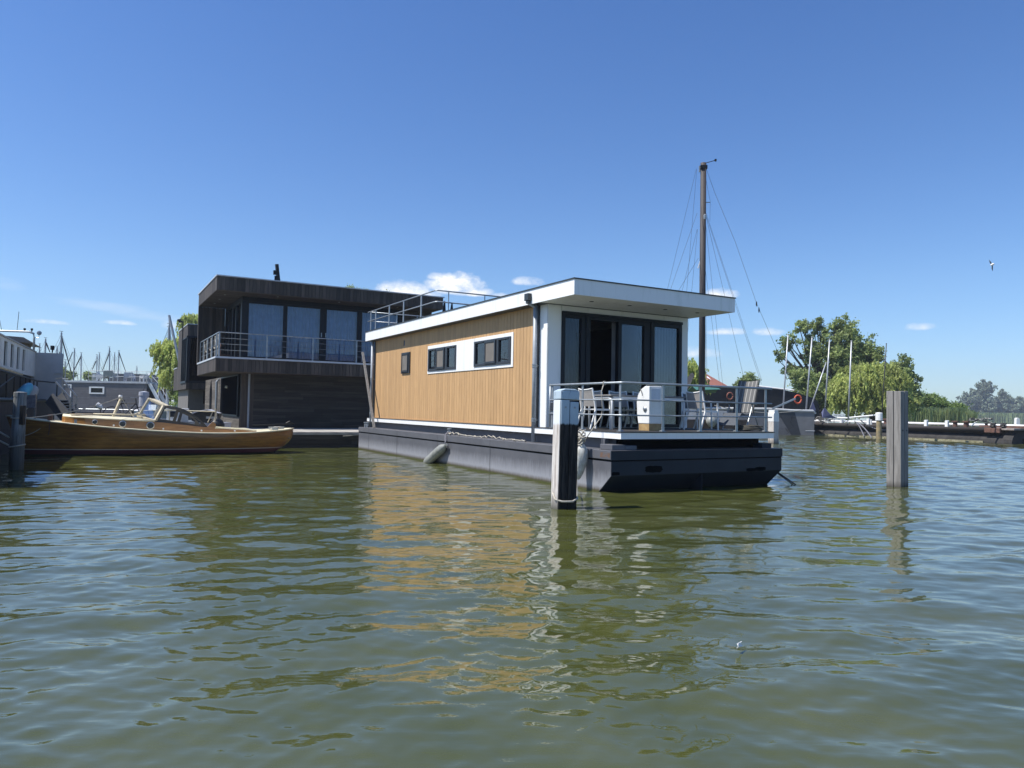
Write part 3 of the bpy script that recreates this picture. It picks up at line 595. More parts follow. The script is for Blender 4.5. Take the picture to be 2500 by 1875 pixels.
tag(MB().tube([hw(-.50, .62, .95), hw(-.56, .66, .5), hw(-.62, .64, .40), hw(-.66, .55, .15), np_.location+Vector((.2, 0, .16))], .014, 6).lathe([(.001, .36), (.03, .38), (.03, .41), (.001, .43)], 8, tuple(hw(-.60, .65, 0))[:2]).build('hanging_line', ROPE, smooth=True), 'knotted line hanging between the bag fender and the near post', 'rope')
rp_ = thing('mooring_post', 'bare square post of four grey timbers standing alone in open water at the right', 'post', (8.93, 16.98, 0), .60)
for i in (-1, 1):
    for j in (-1, 1): MB().box(min(i*.007, i*.168), max(i*.007, i*.168), min(j*.007, j*.168), max(j*.007, j*.168), -1.2, 2.19-.004*i*j).build('timber', POSTW, rp_, bevel=.008)
for x in (-.085, .085): MB().lathe([(.02, 0), (.02, .006), (.004, .007)], 10).build('bolt_hole', BLACK, rp_, loc=(x, -.170, 1.29)).rotation_euler = (R(90), 0, 0)
for x in (-.085, .085): MB().lathe([(.02, 0), (.02, .006), (.004, .007)], 10).build('bolt_hole', BLACK, rp_, loc=(.170, x, 1.42)).rotation_euler = (0, R(90), 0)
lq = thing('mooring_post', 'round weathered mooring pile with a rope collar in front of the wooden boat\'s bow', 'post', (-11.62, 17.3, 0))
POSTR = mat('grey_blue_pile', (.26, .28, .29), .85, c2=(.075, .085, .09), scale=6, stretch=(3, 3, .3), bump=.5, zstain=[(-.05, .45, (.012, .014, .014), 1, .3), (.5, .95, (.06, .065, .055), .75, .3)])
MB().lathe([(.150, -1), (.150, .2), (.142, .9), (.130, 1.70)], 18).build('pile', POSTR, lq, smooth=False)
MB().lathe([(.136, 1.70), (.136, 1.80), (.128, 1.81), (.05, 1.82)], 18).build('cap', POSTR, lq)
lq.rotation_euler = (0, R(1.0), 0)
MB().box(.08, .17, -.12, -.02, 1.05, 1.50).build('fender_board', BLACKP, lq, bevel=.01)
tag(MB().tube([Vector((-11.62+.16*math.cos(a_), 17.3+.16*math.sin(a_), .55+.03*math.sin(a_+1))) for a_ in [k*2*math.pi/14 for k in range(15)]], .018, 6).tube(rope_pts((-11.75, 17.2, .56), (-12.7, 17.0, 1.25), .05), .022, 6).tube(rope_pts((-11.74, 17.2, .74), (-12.8, 17.2, 1.45), .04), .020, 6).build('post_rope', ROPE, smooth=True), 'pale doubled rope from the round pile to the quay at the left edge', 'rope')
bp = thing('mooring_post', 'slim white-topped timber post beyond the deck\'s right rail', 'post', (14.3, 40.05, 0), .5)
MB().box(-.2, .2, -.2, .2, -1, 1.2).build('timber', POSTL, bp, bevel=.01)
MB().prism([(-.205, 1.2), (.205, 1.2), (.205, 1.62), (.15, 1.70), (.15, 1.83), (-.15, 1.83), (-.15, 1.70), (-.205, 1.62)], 'y', -.205, .205).build('painted_head', WHITEP, bp, bevel=.01)
yp = thing('mooring_post', 'round post with pale top and yellowish wood standing before the jetty', 'post', (26.0, 51.9, 0))
MB().lathe([(.19, -1), (.18, 1.35)], 14).build('pile', mat('yellow_pile', (.33, .25, .12), .8, c2=(.16, .14, .09), scale=3, bump=.4), yp)
MB().lathe([(.23, 1.30), (.23, 1.80), (.20, 1.84), (.02, 1.86)], 14).build('painted_head', WHITEP, yp)

# ================================================================ the dark two-storey floating house
GO = (-12.13, 30.0, 0)
GT = thing('floating_house', 'two-storey floating house clad in dark vertical boards with glazed upper floor and balcony', 'houseboat', GO, YAW)
def gw(a, b, z): return Vector((GO[0]+a*math.cos(YAW)-b*math.sin(YAW), GO[1]+a*math.sin(YAW)+b*math.cos(YAW), z))
def boards_x(mb, a0, a1, b0, b1, z0, z1, w_=.155):      # vertical boards on a face running along a
    a = a0
    while a < a1-.001: mb.box(a, min(a+w_-.014, a1), b0, b1, z0, z1, rnd(0, 1)); a += w_
def boards_y(mb, a0, a1, b0, b1, z0, z1, w_=.155):
    b = b0
    while b < b1-.001: mb.box(a0, a1, b, min(b+w_-.014, b1), z0, z1, rnd(0, 1)); b += w_
def planks(mb, a0, a1, b0, b1, z0, z1, h=.15, along='a', ln=2.2):
    z = z0
    while z < z1-.001:
        lo, hi = (a0, a1) if along == 'a' else (b0, b1); p = lo-rnd(0, ln)
        while p < hi:
            q = p+ln*rnd(.7, 1.3); u0, u1 = max(p, lo), min(q-.006, hi)
            if u1 > u0:
                if along == 'a': mb.box(u0, u1, b0, b1, z, min(z+h-.01, z1), rnd(0, 1))
                else: mb.box(a0, a1, u0, u1, z, min(z+h-.01, z1), rnd(0, 1))
            p = q
        z += h
m_ = MB(); boards_x(m_, -.03, 10.1, .07, .095, 6.33, 6.90); boards_y(m_, -.055, -.031, .096, 6.3, 6.33, 6.90); m_.build('roof_cladding', THERMO, GT)
MB().box(-.02, 10.08, .10, 6.36, 6.35, 6.89).build('roof', BLACKP, GT)
MB().box(-.09, 10.16, .03, .16, 6.902, 6.945).box(-.09, .05, .16, 6.4, 6.902, 6.945).box(10.05, 10.16, .16, 6.4, 6.902, 6.945).build('roof_trim', mat('pale_metal_trim', (.50, .53, .56), .45, c2=(.42, .45, .48), scale=3), GT)
m_ = MB(); b = .10
while b < 6.25: m_.box(-.02, 10.07, b, b+.11, 6.325, 6.349, rnd(0, 1)); b += .12
m_.build('soffit_boards', THERMO, GT)
for a, b in ((.45, 1.4), (.45, 3.0), (.45, 4.6), (2.5, .6), (5.2, .6), (8.0, .6)): MB().lathe([(.045, 6.315), (.045, 6.324), (.03, 6.3245)], 12, (a, b)).build('soffit_lamp', GALV, GT)
m_ = MB(); boards_x(m_, 0, 11, 0, .024, 2.97, 3.50); boards_y(m_, -.024, -.001, .03, 6.25, 2.97, 3.50); m_.build('balcony_cladding', THERMO, GT)
MB().box(-.05, 11.03, -.05, .25, 3.502, 3.575).box(-.05, .25, .25, 6.27, 3.502, 3.575).build('balcony_trim', mat('pale_metal_trim', (.50, .53, .56), .45, c2=(.42, .45, .48), scale=3), GT)
MB().box(.01, 11, .03, 6.25, 2.98, 3.49).build('balcony_floor', BLACKP, GT)
m_ = MB(); b = .03
while b < 6.2: m_.box(.0, 11, b, b+.11, 2.955, 2.978, rnd(0, 1)); b += .12
m_.build('underside_boards', THERMO, GT)
m_ = MB(); boards_x(m_, -.03, 1.16, 6.22, 6.25, 3.5, 6.33); boards_y(m_, -.055, -.031, 6.22, 6.36, 3.5, 6.33); m_.build('wing_cladding', THERMO, GT)
m_ = MB(); boards_x(m_, 8.55, 10.05, 1.30, 1.33, 3.5, 6.33); m_.build('upper_wall_cladding', THERMO, GT)
MB().box(8.6, 10.0, 1.35, 9, 3.5, 6.32).build('upper_wall', BLACKP, GT); MB().box(0, 1.1, 6.26, 6.36, 3.0, 6.3).build('wing_wall', BLACKP, GT)
# glazing front
f = MB(); lights = [(1.45, 2.93), (3.10, 4.58), (4.88, 6.32), (6.55, 8.35)]
for u0, u1, v0, v1 in holed(1.16, 8.55, 3.50, 6.33, [(u0, u1, 3.72, 6.05) for u0, u1 in lights]): f.box(u0, u1, 1.38, 1.50, v0, v1)
fo = f.build('window_frame', NAVY, GT, bevel=.01)
MB().box(4.60, 4.66, 1.355, 1.379, 3.6, 6.1).box(4.80, 4.86, 1.355, 1.379, 3.6, 6.1).box(1.2, 8.5, 1.35, 1.379, 6.13, 6.17).build('frame_bead', NAVY, fo)
for u0, u1 in lights:
    MB().box(u0, u1, 1.43, 1.436, 3.72, 6.05).build('pane', GLSF, fo); curtain(u0-.06, u1+.06, 1.66, 3.55, 6.2, fo, mat('blue_grey_curtain', (.62, .64, .68), .9, scale=3), .045, .17)
for a in (4.63, 4.83): MB().box(a-.02, a+.02, 1.31, 1.354, 4.75, 4.95).build('door_handle', GALV, fo)
# glazing side
f = MB()
sl = [(1.75, 2.9), (3.1, 3.9), (4.1, 4.9), (5.1, 5.95)]
for u0, u1, v0, v1 in holed(1.51, 6.2, 3.50, 6.33, [(u0, u1, 3.62, 6.1) for u0, u1 in sl]): f.box(1.16, 1.28, u0, u1, v0, v1)
fo = f.build('window_frame', NAVY, GT, bevel=.01)
for u0, u1 in sl: MB().box(1.22, 1.226, u0, u1, 3.62, 6.1).build('pane', GLSD, fo)
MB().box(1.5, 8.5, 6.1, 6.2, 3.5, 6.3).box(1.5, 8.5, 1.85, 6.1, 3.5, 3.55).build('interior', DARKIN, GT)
# balcony railing
MB().tube([(.08, 6.2, 4.58), (.08, .08, 4.58), (9.8, .08, 4.58)], .022, 6).build('balcony_rail', GALV, GT)
w_ = MB()
for z in (3.85, 4.1, 4.34): w_.tube([(.08, 6.2, z), (.08, .08, z), (9.8, .08, z)], .006, 4)
w_.build('railing_wires', PIPE, GT)
for b in (6.2, 5.0, 3.55, 2.1, .68): MB().box(.06, .10, b-.03, b+.03, 3.576, 4.57).build('railing_post', GALV, GT)
for a in (.1, 2.0, 3.94, 5.9, 7.85, 9.8): MB().box(a-.03, a+.03, .06, .10, 3.576, 4.57).build('railing_post', GALV, GT)
# lower storey
m_ = MB(); planks(m_, 1.75, 7.6, 1.40, 1.425, .62, 2.955, .14, 'a', 2.6); m_.build('front_planks', THERMOH, GT)
MB().box(1.21, 1.749, 1.385, 1.425, .6, 2.955).build('corner_boards', THERMO, GT)
MB().box(1.25, 7.55, 1.43, 13.0, -.1, 2.95).build('lower_wall', BLACKP, GT)
MB().box(7.551, 7.8, 1.36, 1.6, .6, 2.955).build('end_post', THERMO, GT)
m_ = MB(); planks(m_, 1.18, 1.205, 1.42, 13, .1, 1.05, .16, 'b', 2.0); planks(m_, 1.18, 1.205, 7.1, 13, 1.06, 2.95, .16, 'b', 2.2); m_.build('side_planks', mat('brown_grey_boards', (.135, .118, .098), .85, c2=(.075, .065, .055), scale=5, stretch=(.35, .35, 3), bump=.35, tone=.6), GT)
sw = MB().box(1.16, 1.2, 1.9, 7.0, 1.08, 2.94).build('side_window', NAVY, GT); MB().box(1.150, 1.158, 2.0, 6.9, 1.15, 2.88).build('pane', mat('unlit_glass', (.006, .007, .009), .95, spec=0), sw)
MB().prism([(10.2, .9), (11.0, .9), (11.0, 2.4), (10.6, 2.9), (10.2, 2.4)], 'x', 1.16, 1.178).build('pointed_window', mat('black_glass', (.006, .008, .012), .08, spec=.22), GT)
MB().tube([(1.06, 7.6, .5), (1.06, 7.6, 2.75), (1.2, 7.6, 2.9)], .06, 8).build('downpipe', GALV, GT)
MB().tube([(1.54, 1.33, .55), (1.54, 1.33, 2.95)], .045, 8).build('downpipe', PIPE, GT)
lm = MB().lathe([(.06, 0), (.06, .05), (.04, .09)], 10).build('bulkhead_lamp', mat('lamp_opal', (.9, .85, .7), .3), GT, loc=(1.12, 4.6, 2.42)); lm.rotation_euler = (0, R(-90), 0)
MB().box(1.0, 8.0, 1.3, 13.2, -1, .02).build('pontoon_hull', mat('concrete', (.22, .21, .19), .9, c2=(.15, .14, .13)), GT)
# chimney flues on the roof
ch = thing('chimney_pipe', 'black flue pipe with a bulky lamp bracket on the roof of the dark house', 'flue', gw(3.2, 3.6, 6.945), YAW)
MB().beam((0, 0, 0), (-.18, 0, 1.35), .14, .16).build('pipe', BLACKP, ch)
MB().box(-.32, -.18, -.06, .06, .85, 1.05).box(-.26, -.14, -.05, .05, .35, .80).build('bracket_lamp', BLACKP, ch)
ru = thing('rope_coil', 'ropes and a light wire chair hanging in the balcony corner behind the side railing', 'rope coils', gw(.16, .1, 3.6), YAW)
for b in (.8, 1.7, 3.0, 4.4, 5.3): MB().tube([(0, b+.25*math.sin(k*.52), .95-.55*abs(math.sin(k*.26))-.0*k) for k in range(13)], .022, 5).tube([(0, b, .9), (.02, b+.05, .5), (.0, b-.03, .1)], .018, 5).build('coil', ROPE, ru)
# balcony chair
bc_ = thing('balcony_chair', 'dark round-backed chair in the corner of the upper balcony', 'chair', gw(.75, 4.6, 3.5), YAW)
MB().tube([(.0, .28*math.cos(k*.524), .62+.34*math.sin(k*.524)) for k in range(13)], .02, 6).tube([(0, 0, .3), (0, 0, .95)], .012, 5).build('backrest', RUST, bc_)
MB().box(-.0, .42, -.25, .25, .40, .44).build('seat', RUST, bc_)
for a, b in ((.02, -.22), (.4, -.22), (.02, .22), (.4, .22)): MB().tube([(a, b, 0), (a, b, .4)], .014, 5).build('leg', RUST, bc_)

# ---------------------------------------------------------------- floating dock between the two houses
DT = thing('floating_dock', 'timber floating dock with pale planks in front of the dark house', 'dock', gw(0, 0, 0), YAW)
m_ = MB(); a = -2.0
while a < 11: m_.box(a, a+.135, -3.82, 1.28, .57, .605, rnd(0, 1)); a += .14
m_.build('deck_planks', mat('pale_planks', (.40, .38, .34), .85, c2=(.30, .28, .25), scale=4, tone=.4), DT)
m_ = MB(); planks(m_, -2, 11, -3.80, -3.76, -.1, .56, .21, 'a', 4.0); m_.build('edge_beams', THERMOH, DT)
MB().box(-2, 11, -3.75, 1.25, -.6, .56).build('float', BLACKP, DT)
MB().box(-2, 11, -3.84, -3.801, .50, .575).build('edge_strip', mat('pale_planks', (.4, .38, .34)), DT)
def cleat(p, rz, label, s=1.0, m=GALV, group=None):
    t = thing('mooring_cleat', label, 'cleat', p, rz, group)
    MB().box(-.05*s, .05*s, -.04*s, .04*s, 0, .09*s).tube([(-.17*s, 0, .11*s), (-.06*s, 0, .10*s), (.06*s, 0, .10*s), (.17*s, 0, .11*s)], .02*s, 6).build('horn', m, t)
cleat(gw(6.5, -3.6, .605), YAW, 'dark double cleat on the dock edge, wound with rope', 1.3, BLACKP)
tag(MB().tube(rope_pts(gw(6.5, -3.6, .70), hw(-.14, 15.3, .95), .07), .014, 5).tube(rope_pts(gw(6.5, -3.6, .70), gw(4.2, -3.9, .45), .04), .014, 5).build('dock_line', ROPE), 'slack rope from the dock cleat to the stern of the larch-clad house', 'rope')

# ---------------------------------------------------------------- neighbouring dark house (left)
NO = (-18.64, 42.0, 0)
NB = thing('floating_house', 'smaller dark timber house with a protruding corner window, left of the two-storey one', 'houseboat', NO, YAW)
m_ = MB(); boards_x(m_, -.01, 2.6, 0, .024, 5.50, 6.16, .16); boards_x(m_, -.01, 2.6, 0, .024, 2.44, 2.80, .16)
m_.build('front_cladding', THERMO, NB)
m_ = MB()
for u0, u1, v0, v1 in holed(.03, 5.4, 2.44, 5.95, [(.1, 2.95, 2.9, 5.42)]):
    boards_y(m_, -.03, -.006, u0, u1, v0, v1, .16)
boards_y(m_, -.03, -.006, 5.4, 7.9, 2.44, 3.85, .16); boards_y(m_, -.03, -.006, .03, 5.4, 5.95, 6.16, .16); m_.build('side_cladding', THERMO, NB)
MB().box(0, 5, .16, 5.4, 2.46, 6.14).box(0, 5, 5.41, 7.9, 2.46, 3.8).build('upper_wall', BLACKP, NB)
MB().box(-.06, 5, -.04, .1, 6.162, 6.21).box(-.06, .08, .1, 5.45, 6.162, 6.21).box(-.06, .08, 5.45, 7.95, 3.85, 3.90).build('roof_trim', MATS['pale_metal_trim'], NB)
wf = MB().box(-.08, 2.6, -.04, .15, 2.80, 2.92).box(-.08, 2.6, -.04, .15, 5.42, 5.5).box(-.05, .12, -.04, .15, 2.92, 5.42).box(2.48, 2.6, -.04, .15, 2.92, 5.42).box(-.08, -.006, .15, 3.0, 5.40, 5.44).box(-.08, -.006, .15, 3.0, 2.80, 2.92).build('corner_window', NAVY, NB)
MB().box(.12, 2.48, .05, .056, 2.92, 5.42).build('pane', glass('olive_glass', (.3, .3, .25), .7), wf); MB().box(.12, 2.48, .12, .15, 2.92, 5.42).build('blind', mat('olive_blind', (.14, .13, .10), .9), wf)
for b in (.75, 1.45, 2.15, 2.85): MB().box(-.07, -.006, b-.035, b+.035, 2.92, 5.4).build('mullion', NAVY, wf)
for b in (.15, .82, 1.52, 2.22): MB().box(-.03, -.02, b, b+.58, 2.92, 5.4).build('pane', mat('black_glass', (.006, .008, .012), .08, spec=.22), wf)
MB().box(.2, 6, 1.0, 7, .1, 2.45).build('lower_wall', mat('grey_render', (.16, .15, .14), .85), NB)
lw = MB().box(1.02, 1.9, .96, .999, 1.62, 2.35).build('lower_window', mat('black_glass', (.006, .008, .012), .08, spec=.22), NB); MB().box(.98, 1.94, .95, .998, 1.55, 1.61).build('sill', GREYWOOD, lw)
MB().box(.2, 6.2, .9, 7.4, -.6, .1).build('pontoon_hull', mat('concrete', (.2, .2, .18)), NB)
fl = thing('security_lamp', 'twin floodlight on a thin pole above the roof of the left dark house', 'lamp', at(446, 806, 44)-Vector((0, 0, .25)), 0)
MB().tube([(0, 0, -.6), (0, 0, .75)], .035, 6).build('pole', BLACKP, fl); MB().box(-.25, .02, -.05, .05, .70, .80).box(-.3, -.15, -.08, .08, .78, .9).build('lamp_head', BLACKP, fl)

# ================================================================ wooden motor boat
BO = (-14.75, 21.45, 0); BY = .515
BT = thing('wooden_motorboat', 'long varnished wooden motor launch with cream deck and glazed windscreen', 'boat', BO, BY)
def bw(x, y, z): return Vector((BO[0]+x*math.cos(BY)-y*math.sin(BY), BO[1]+x*math.sin(BY)+y*math.cos(BY), z))
LN = 8.25
def sheer(t): return .63+.52*(1-t)**2.3+.17*max(0, (t-.62)/.38)**1.8
def beam_(t):
    if t < .55: return 1.12*math.sin(math.pi/2*min(1, t/.55))**.72
    return 1.12*(1-((t-.55)/.45)**2.6)**.62 if t < 1 else 0.001
def station(t, n=14, off=0, y_side=None):
    hb_ = max(beam_(t), .012)+off; x = t*LN; zt = sheer(t); pts = []
    keel = -.35+.30*max(0, (t-.80)/.20)**2+.35*max(0, (.10-t)/.10)
    for i in range(n+1):
        s_ = i/n; ang = s_*math.pi/2                      # 0 = keel, 1 = sheer
        wl = math.sin(ang)**(.55 if t > .15 else .8); z = keel+(zt-keel)*(s_**1.25)
        xr = x - (0 if t < .86 else (1-s_)**2.6*1.15*((t-.86)/.14)**1.3) + (0 if t > .1 else (1-s_)*.45*(1-t/.1))
        pts.append((xr, hb_*min(1, wl*1.0)*(1 if s_ < .99 else .985), z))
    return pts
ts = [0, .01, .03, .06, .1, .15, .2, .28, .36, .45, .55, .65, .74, .82, .88, .92, .95, .975, .99, 1.0]
rows = []
for t in ts:
    st = station(t); rows.append([(x, -y, z) for x, y, z in reversed(st)]+[(x, y, z) for x, y, z in st[1:]])
hl = MB().grid(rows); hl.add(rows[0], [tuple(range(len(rows[0])))]); hl.add(rows[-1], [tuple(range(len(rows[-1])))])
ho = hl.build('hull', VARN, BT, smooth=True)
# plank lines, waterline stripe and antifouling come as object-height bands in the hull's own paint
def hull_paint():
    m = VARN; n = m.node_tree.nodes; l = m.node_tree.links; p = n['Principled BSDF']; src = p.inputs['Base Color'].links[0].from_socket
    t_ = n.new('ShaderNodeTexCoord'); sx = n.new('ShaderNodeSeparateXYZ'); l.new(t_.outputs['Object'], sx.inputs[0])
    def lt(v):
        a = n.new('ShaderNodeMath'); a.operation = 'LESS_THAN'; l.new(sx.outputs[2], a.inputs[0]); a.inputs[1].default_value = v; return a.outputs[0]
    sc = n.new('ShaderNodeMath'); sc.operation = 'MULTIPLY'; sc.inputs[1].default_value = 8.5; l.new(sx.outputs[2], sc.inputs[0])
    fr = n.new('ShaderNodeMath'); fr.operation = 'FRACT'; l.new(sc.outputs[0], fr.inputs[0]); pl = n.new('ShaderNodeMath'); pl.operation = 'LESS_THAN'; pl.inputs[1].default_value = .07; l.new(fr.outputs[0], pl.inputs[0])
    pm = n.new('ShaderNodeMath'); pm.operation = 'MULTIPLY'; pm.inputs[1].default_value = .45; l.new(pl.outputs[0], pm.inputs[0])
    m0 = n.new('ShaderNodeMix'); m0.data_type = 'RGBA'; l.new(pm.outputs[0], m0.inputs['Factor']); l.new(src, m0.inputs['A']); m0.inputs['B'].default_value = (.03, .014, .005, 1); o_ = m0.outputs['Result']
    for v, c in ((.20, (.55, .50, .45, 1)), (.175, (.105, .026, .03, 1)), (.045, (.012, .011, .01, 1))):
        m1 = n.new('ShaderNodeMix'); m1.data_type = 'RGBA'; l.new(lt(v), m1.inputs['Factor']); l.new(o_, m1.inputs['A']); m1.inputs['B'].default_value = c; o_ = m1.outputs['Result']
    l.new(o_, p.inputs['Base Color'])
hull_paint()
ru_ = MB()
for s in (-1, 1): ru_.tube([(t*LN, s*(beam_(t)+.015), sheer(t)+.012) for t in [i/40 for i in range(41)]], .028, 6)
ru_.build('gunwale', CREAM, BT, smooth=True)
MB().grid([[(t*LN, y*max(beam_(t)-.01, .005), sheer(t)+.0+.03*(1-y*y)) for y in (-1, -.5, 0, .5, 1)] for t in [i/30 for i in range(31)]]).build('deck', CREAM, BT, smooth=True)
# cabin trunk
def cab_row(x, z0, z1, hw_): return [(x, -hw_, z0), (x, -hw_*.97, z1)]
xs = [1.41, 1.49, 1.68, 2.0, 2.5, 3.1, 3.87, 4.5, 5.4, 6.1, 6.9]
def chw(x): return min(.80, .30+.55*math.sqrt(max(0, x-1.41))) if x < 2.4 else min(.80, beam_(x/LN)-.20)
def ctop2(x): return float(np.interp(x, [1.4, 2.9, 3.87, 5.4, 5.5, 6.9], [1.15, 1.07, 1.03, .86, .84, .74]))
cs = MB()
for s in (-1, 1): cs.grid([[(x, s*chw(x), sheer(x/LN)-.01), (x, s*chw(x)*.985, ctop2(x))] for x in xs])
cs.grid([[(1.41, y, sheer(.17)-.01), (1.41, y, ctop2(1.41))] for y in (-.30, 0, .30)]); cs.build('cabin_side', VARNL, BT, thick=.03)
MB().grid([[(x, y*chw(x)*1.03, ctop2(x)+.015+.06*(1-y*y)) for y in (-1, -.6, -.2, .2, .6, 1)] for x in xs[:7]]).build('cabin_roof', CREAM, BT, smooth=True, thick=.03)
MB().grid([[(x, y*(chw(x)-.05), sheer(x/LN)-.25) for y in (-1, 1)] for x in xs[6:]]).build('cockpit_floor', GREYWOOD, BT)
for s in (-1,):
    for x, r in ((2.25, .060), (2.98, .080), (3.74, .092)):
        y = -chw(x)-.005; z = (sheer(x/LN)+ctop2(x))/2+.02
        po = MB().lathe([(r*1.25, 0), (r*1.25, .02), (r, .03), (r*.98, .012)], 18).build('porthole', mat('nickel_ring', (.55, .57, .58), .35, .6), BT, loc=(x, y, z)); po.rotation_euler = (R(90), 0, 0)
        MB().lathe([(r, .013), (r*.5, .016), (.001, .016)], 16).build('glass', mat('porthole_glass', (.03, .035, .045), .1), po)
for x in (2.75, 4.1, 5.2, 6.2): MB().lathe([(.028, 0), (.028, .015), (.02, .02)], 10).build('round_vent', WHITEP, BT, loc=(x, -chw(x)-.02, sheer(x/LN)+.08)).rotation_euler = (R(90), 0, 0)
MB().box(1.72, 1.79, -chw(1.72)-.06, -chw(2.0)+.02, ctop2(2)-.18, ctop2(2)-.04).build('nav_light', GALV, BT)
# windscreen and side windows
W0, W1 = 3.87, 4.10                                   # foot and head of the screen
def frame_loop(mb, pts, r, closed=True): mb.tube(pts+[pts[0], pts[1]] if closed else pts, r, 6)
ws = MB(); wy = .76; hy = .62; z0 = 1.06; z1 = 1.53
for s in (-1, 1):
    ws.beam((W0, s*wy, z0), (W1, s*hy, z1), .085, .07)
    ws.beam((W0-.44, s*.27, z0+.13), (W1-.38, s*.24, z1+.21), .07, .06)
    ws.beam((W0, s*wy, z0), (W0-.44, s*.27, z0+.13), .06, .06); ws.beam((W1, s*hy, z1), (W1-.38, s*.24, z1+.21), .06, .06)
ws.beam((W0-.44, -.27, z0+.13), (W0-.44, .27, z0+.13), .05, .06); ws.beam((W1-.38, -.24, z1+.21), (W1-.38, .24, z1+.21), .05, .06)
ws.build('windscreen_frame', TANF, BT, bevel=.008)
for s in (-1, 1): MB().add([(W0, s*wy, z0), (W0-.44, s*.27, z0+.13), (W1-.38, s*.24, z1+.21), (W1, s*hy, z1)], [(0, 1, 2, 3)]).build('windscreen_pane', GLSC, BT)
MB().add([(W0-.44, -.27, z0+.13), (W0-.44, .27, z0+.13), (W1-.38, .24, z1+.21), (W1-.38, -.24, z1+.21)], [(0, 1, 2, 3)]).build('windscreen_pane', GLSC, BT)
def curve_top(u): return z1-(.02*u+.61*u**2.4)     # u 0..1 towards the stern
for s in (-1, 1):
    def P(u, k):      # k 0 foot .. 1 head
        xf = W0+(5.38-W0)*u; xt = W1+(5.36-W1)*u; zt = curve_top(u); zb = z0-.17*u-.03
        return Vector((xf*(1-k)+xt*k, s*(wy*(1-k)+(hy+(wy-hy)*u)*k), zb*(1-k)+zt*k))
    us = [i/24 for i in range(25)]; fm = MB()
    # frame as a strip with two openings
    def inside(u, k):
        return (.07 < u < .40 and .14 < k < .86) or (.46 < u < .86 and .16 < k < .82)
    nk = 14; V = [[P(u/48, k/nk) for k in range(nk+1)] for u in range(49)]
    vs = [v for r_ in V for v in r_]; fs = []; gfs = []
    for i in range(48):
        for j in range(nk):
            q = (i*(nk+1)+j, i*(nk+1)+j+1, (i+1)*(nk+1)+j+1, (i+1)*(nk+1)+j); (gfs if inside((i+.5)/48, (j+.5)/nk) else fs).append(q)
    MB().add(vs, fs).build('side_window_frame', OLIVEF, BT, thick=.035); MB().add(vs, gfs).build('side_window_pane', GLSC, BT)
MB().grid([[(W1-.38+(.38-.0)*(abs(y)/.62)**1.3+.16*i/3, y, z1+.21*(1-(abs(y)/.62)**1.5)-.01*i/3) for y in (-.62, -.45, -.25, 0, .25, .45, .62)] for i in range(4)]).build('screen_hood', TANF, BT, thick=.03)
MB().lathe([(.03, 0), (.045, .04), (.03, .08), (.001, .09)], 10).build('top_light', RUST, BT, loc=(W1-.15, -.1, z1+.07))
MB().prism([(5.34, .84), (5.62, .82), (5.62, .97), (5.57, 1.03), (5.51, 1.03), (5.42, .93)], 'y', -.80, -.74).build('cockpit_knee', VARNL, BT)
MB().tube([(5.6, -.80, .85), (6.9, -.68, .76)], .02, 6).tube([(5.6, .80, .85), (6.9, .68, .76)], .02, 6).build('coaming_cap', CREAM, BT)
# samson post, cleats, mast foot, oars
MB().box(1.02, 1.14, -.12, -.0, sheer(.12), sheer(.12)+.2).build('sampson_post', RUST, BT, bevel=.01)
MB().box(.42, .49, -.07, .05, 1.05, 1.22).build('stem_head', VARNL, BT, bevel=.01)
mt = MB().beam((2.72, -.1, 1.12), (2.94, .0, 1.76), .08, .05).build('derrick_post', TANF, BT); MB().tube([(2.94, 0, 1.76), (3.1, -.02, 1.5), (3.3, -.25, 1.15)], .015, 5).build('guy_line', ROPE, BT); MB().lathe([(.05, 0), (.06, .05), (.04, .09)], 10).build('masthead_light', WHITEP, BT, loc=(2.92, 0, 1.75))
for p in ((7.55, -.42), (7.85, .05), (7.6, .4)): MB().box(p[0]-.1, p[0]+.1, p[1]-.02, p[1]+.02, sheer(p[0]/LN)+.03, sheer(p[0]/LN)+.12).build('fairlead', GALV, BT)
hk = MB().tube([(8.0, -.1, sheer(.97)-.32), (8.02, -.28, sheer(.97)-.3), (8.05, -.32, sheer(.97)-.28)], .02, 6).build('hawse_ring', GALV, BT)
for k, (y, c_) in enumerate((((-.42), 'lying along the cabin roof, nearest the water'), (-.18, 'lying along the cabin roof behind the other oar'))):
    oa = thing('wooden_oar', 'pale wooden oar '+c_, 'oar', bw(1.85, y, 1.215), BY+.06*k)
    MB().tube([(.35, 0, .03), (2.0, .02, .02)], .022, 8).build('shaft', TANF, oa, smooth=True)
    MB().prism([(-.25, -.05), (-.1, -.085), (.25, -.06), (.42, -.02), (.42, .02), (.25, .06), (-.1, .085), (-.25, .05)], 'z', .018, .034).build('blade', mat('oar_blade', (.62, .46, .26), .5), oa)
tag(MB().tube(rope_pts(bw(1.08, -.3, 1.0), bw(.45, -.42, .60), .10), .010, 5).lathe([(.001, -.02), (.03, 0), (.001, .03)], 8, (bw(.45, -.42, 0).x, bw(.45, -.42, 0).y)).build('bow_line', ROPE), 'thin line hanging in a curve against the launch\'s bow planking', 'rope') if False else tag(MB().tube(rope_pts(bw(1.08, -.5, sheer(.13)+.02), bw(.5, -.36, .60), .07), .011, 5).build('bow_line', ROPE), 'thin line hanging in a curve against the launch\'s bow planking', 'rope')
tag(MB().tube(rope_pts((-11.5, 17.4, 1.20), bw(2.94, 0, 1.78), .10, 18), .012, 5).tube([(-11.62+.15*math.cos(a_), 17.3+.15*math.sin(a_), 1.2) for a_ in [k*.5 for k in range(14)]], .013, 5).build('long_line', ROPE), 'taut thin line from the round pile to the launch\'s derrick post', 'rope')
mb = MB()
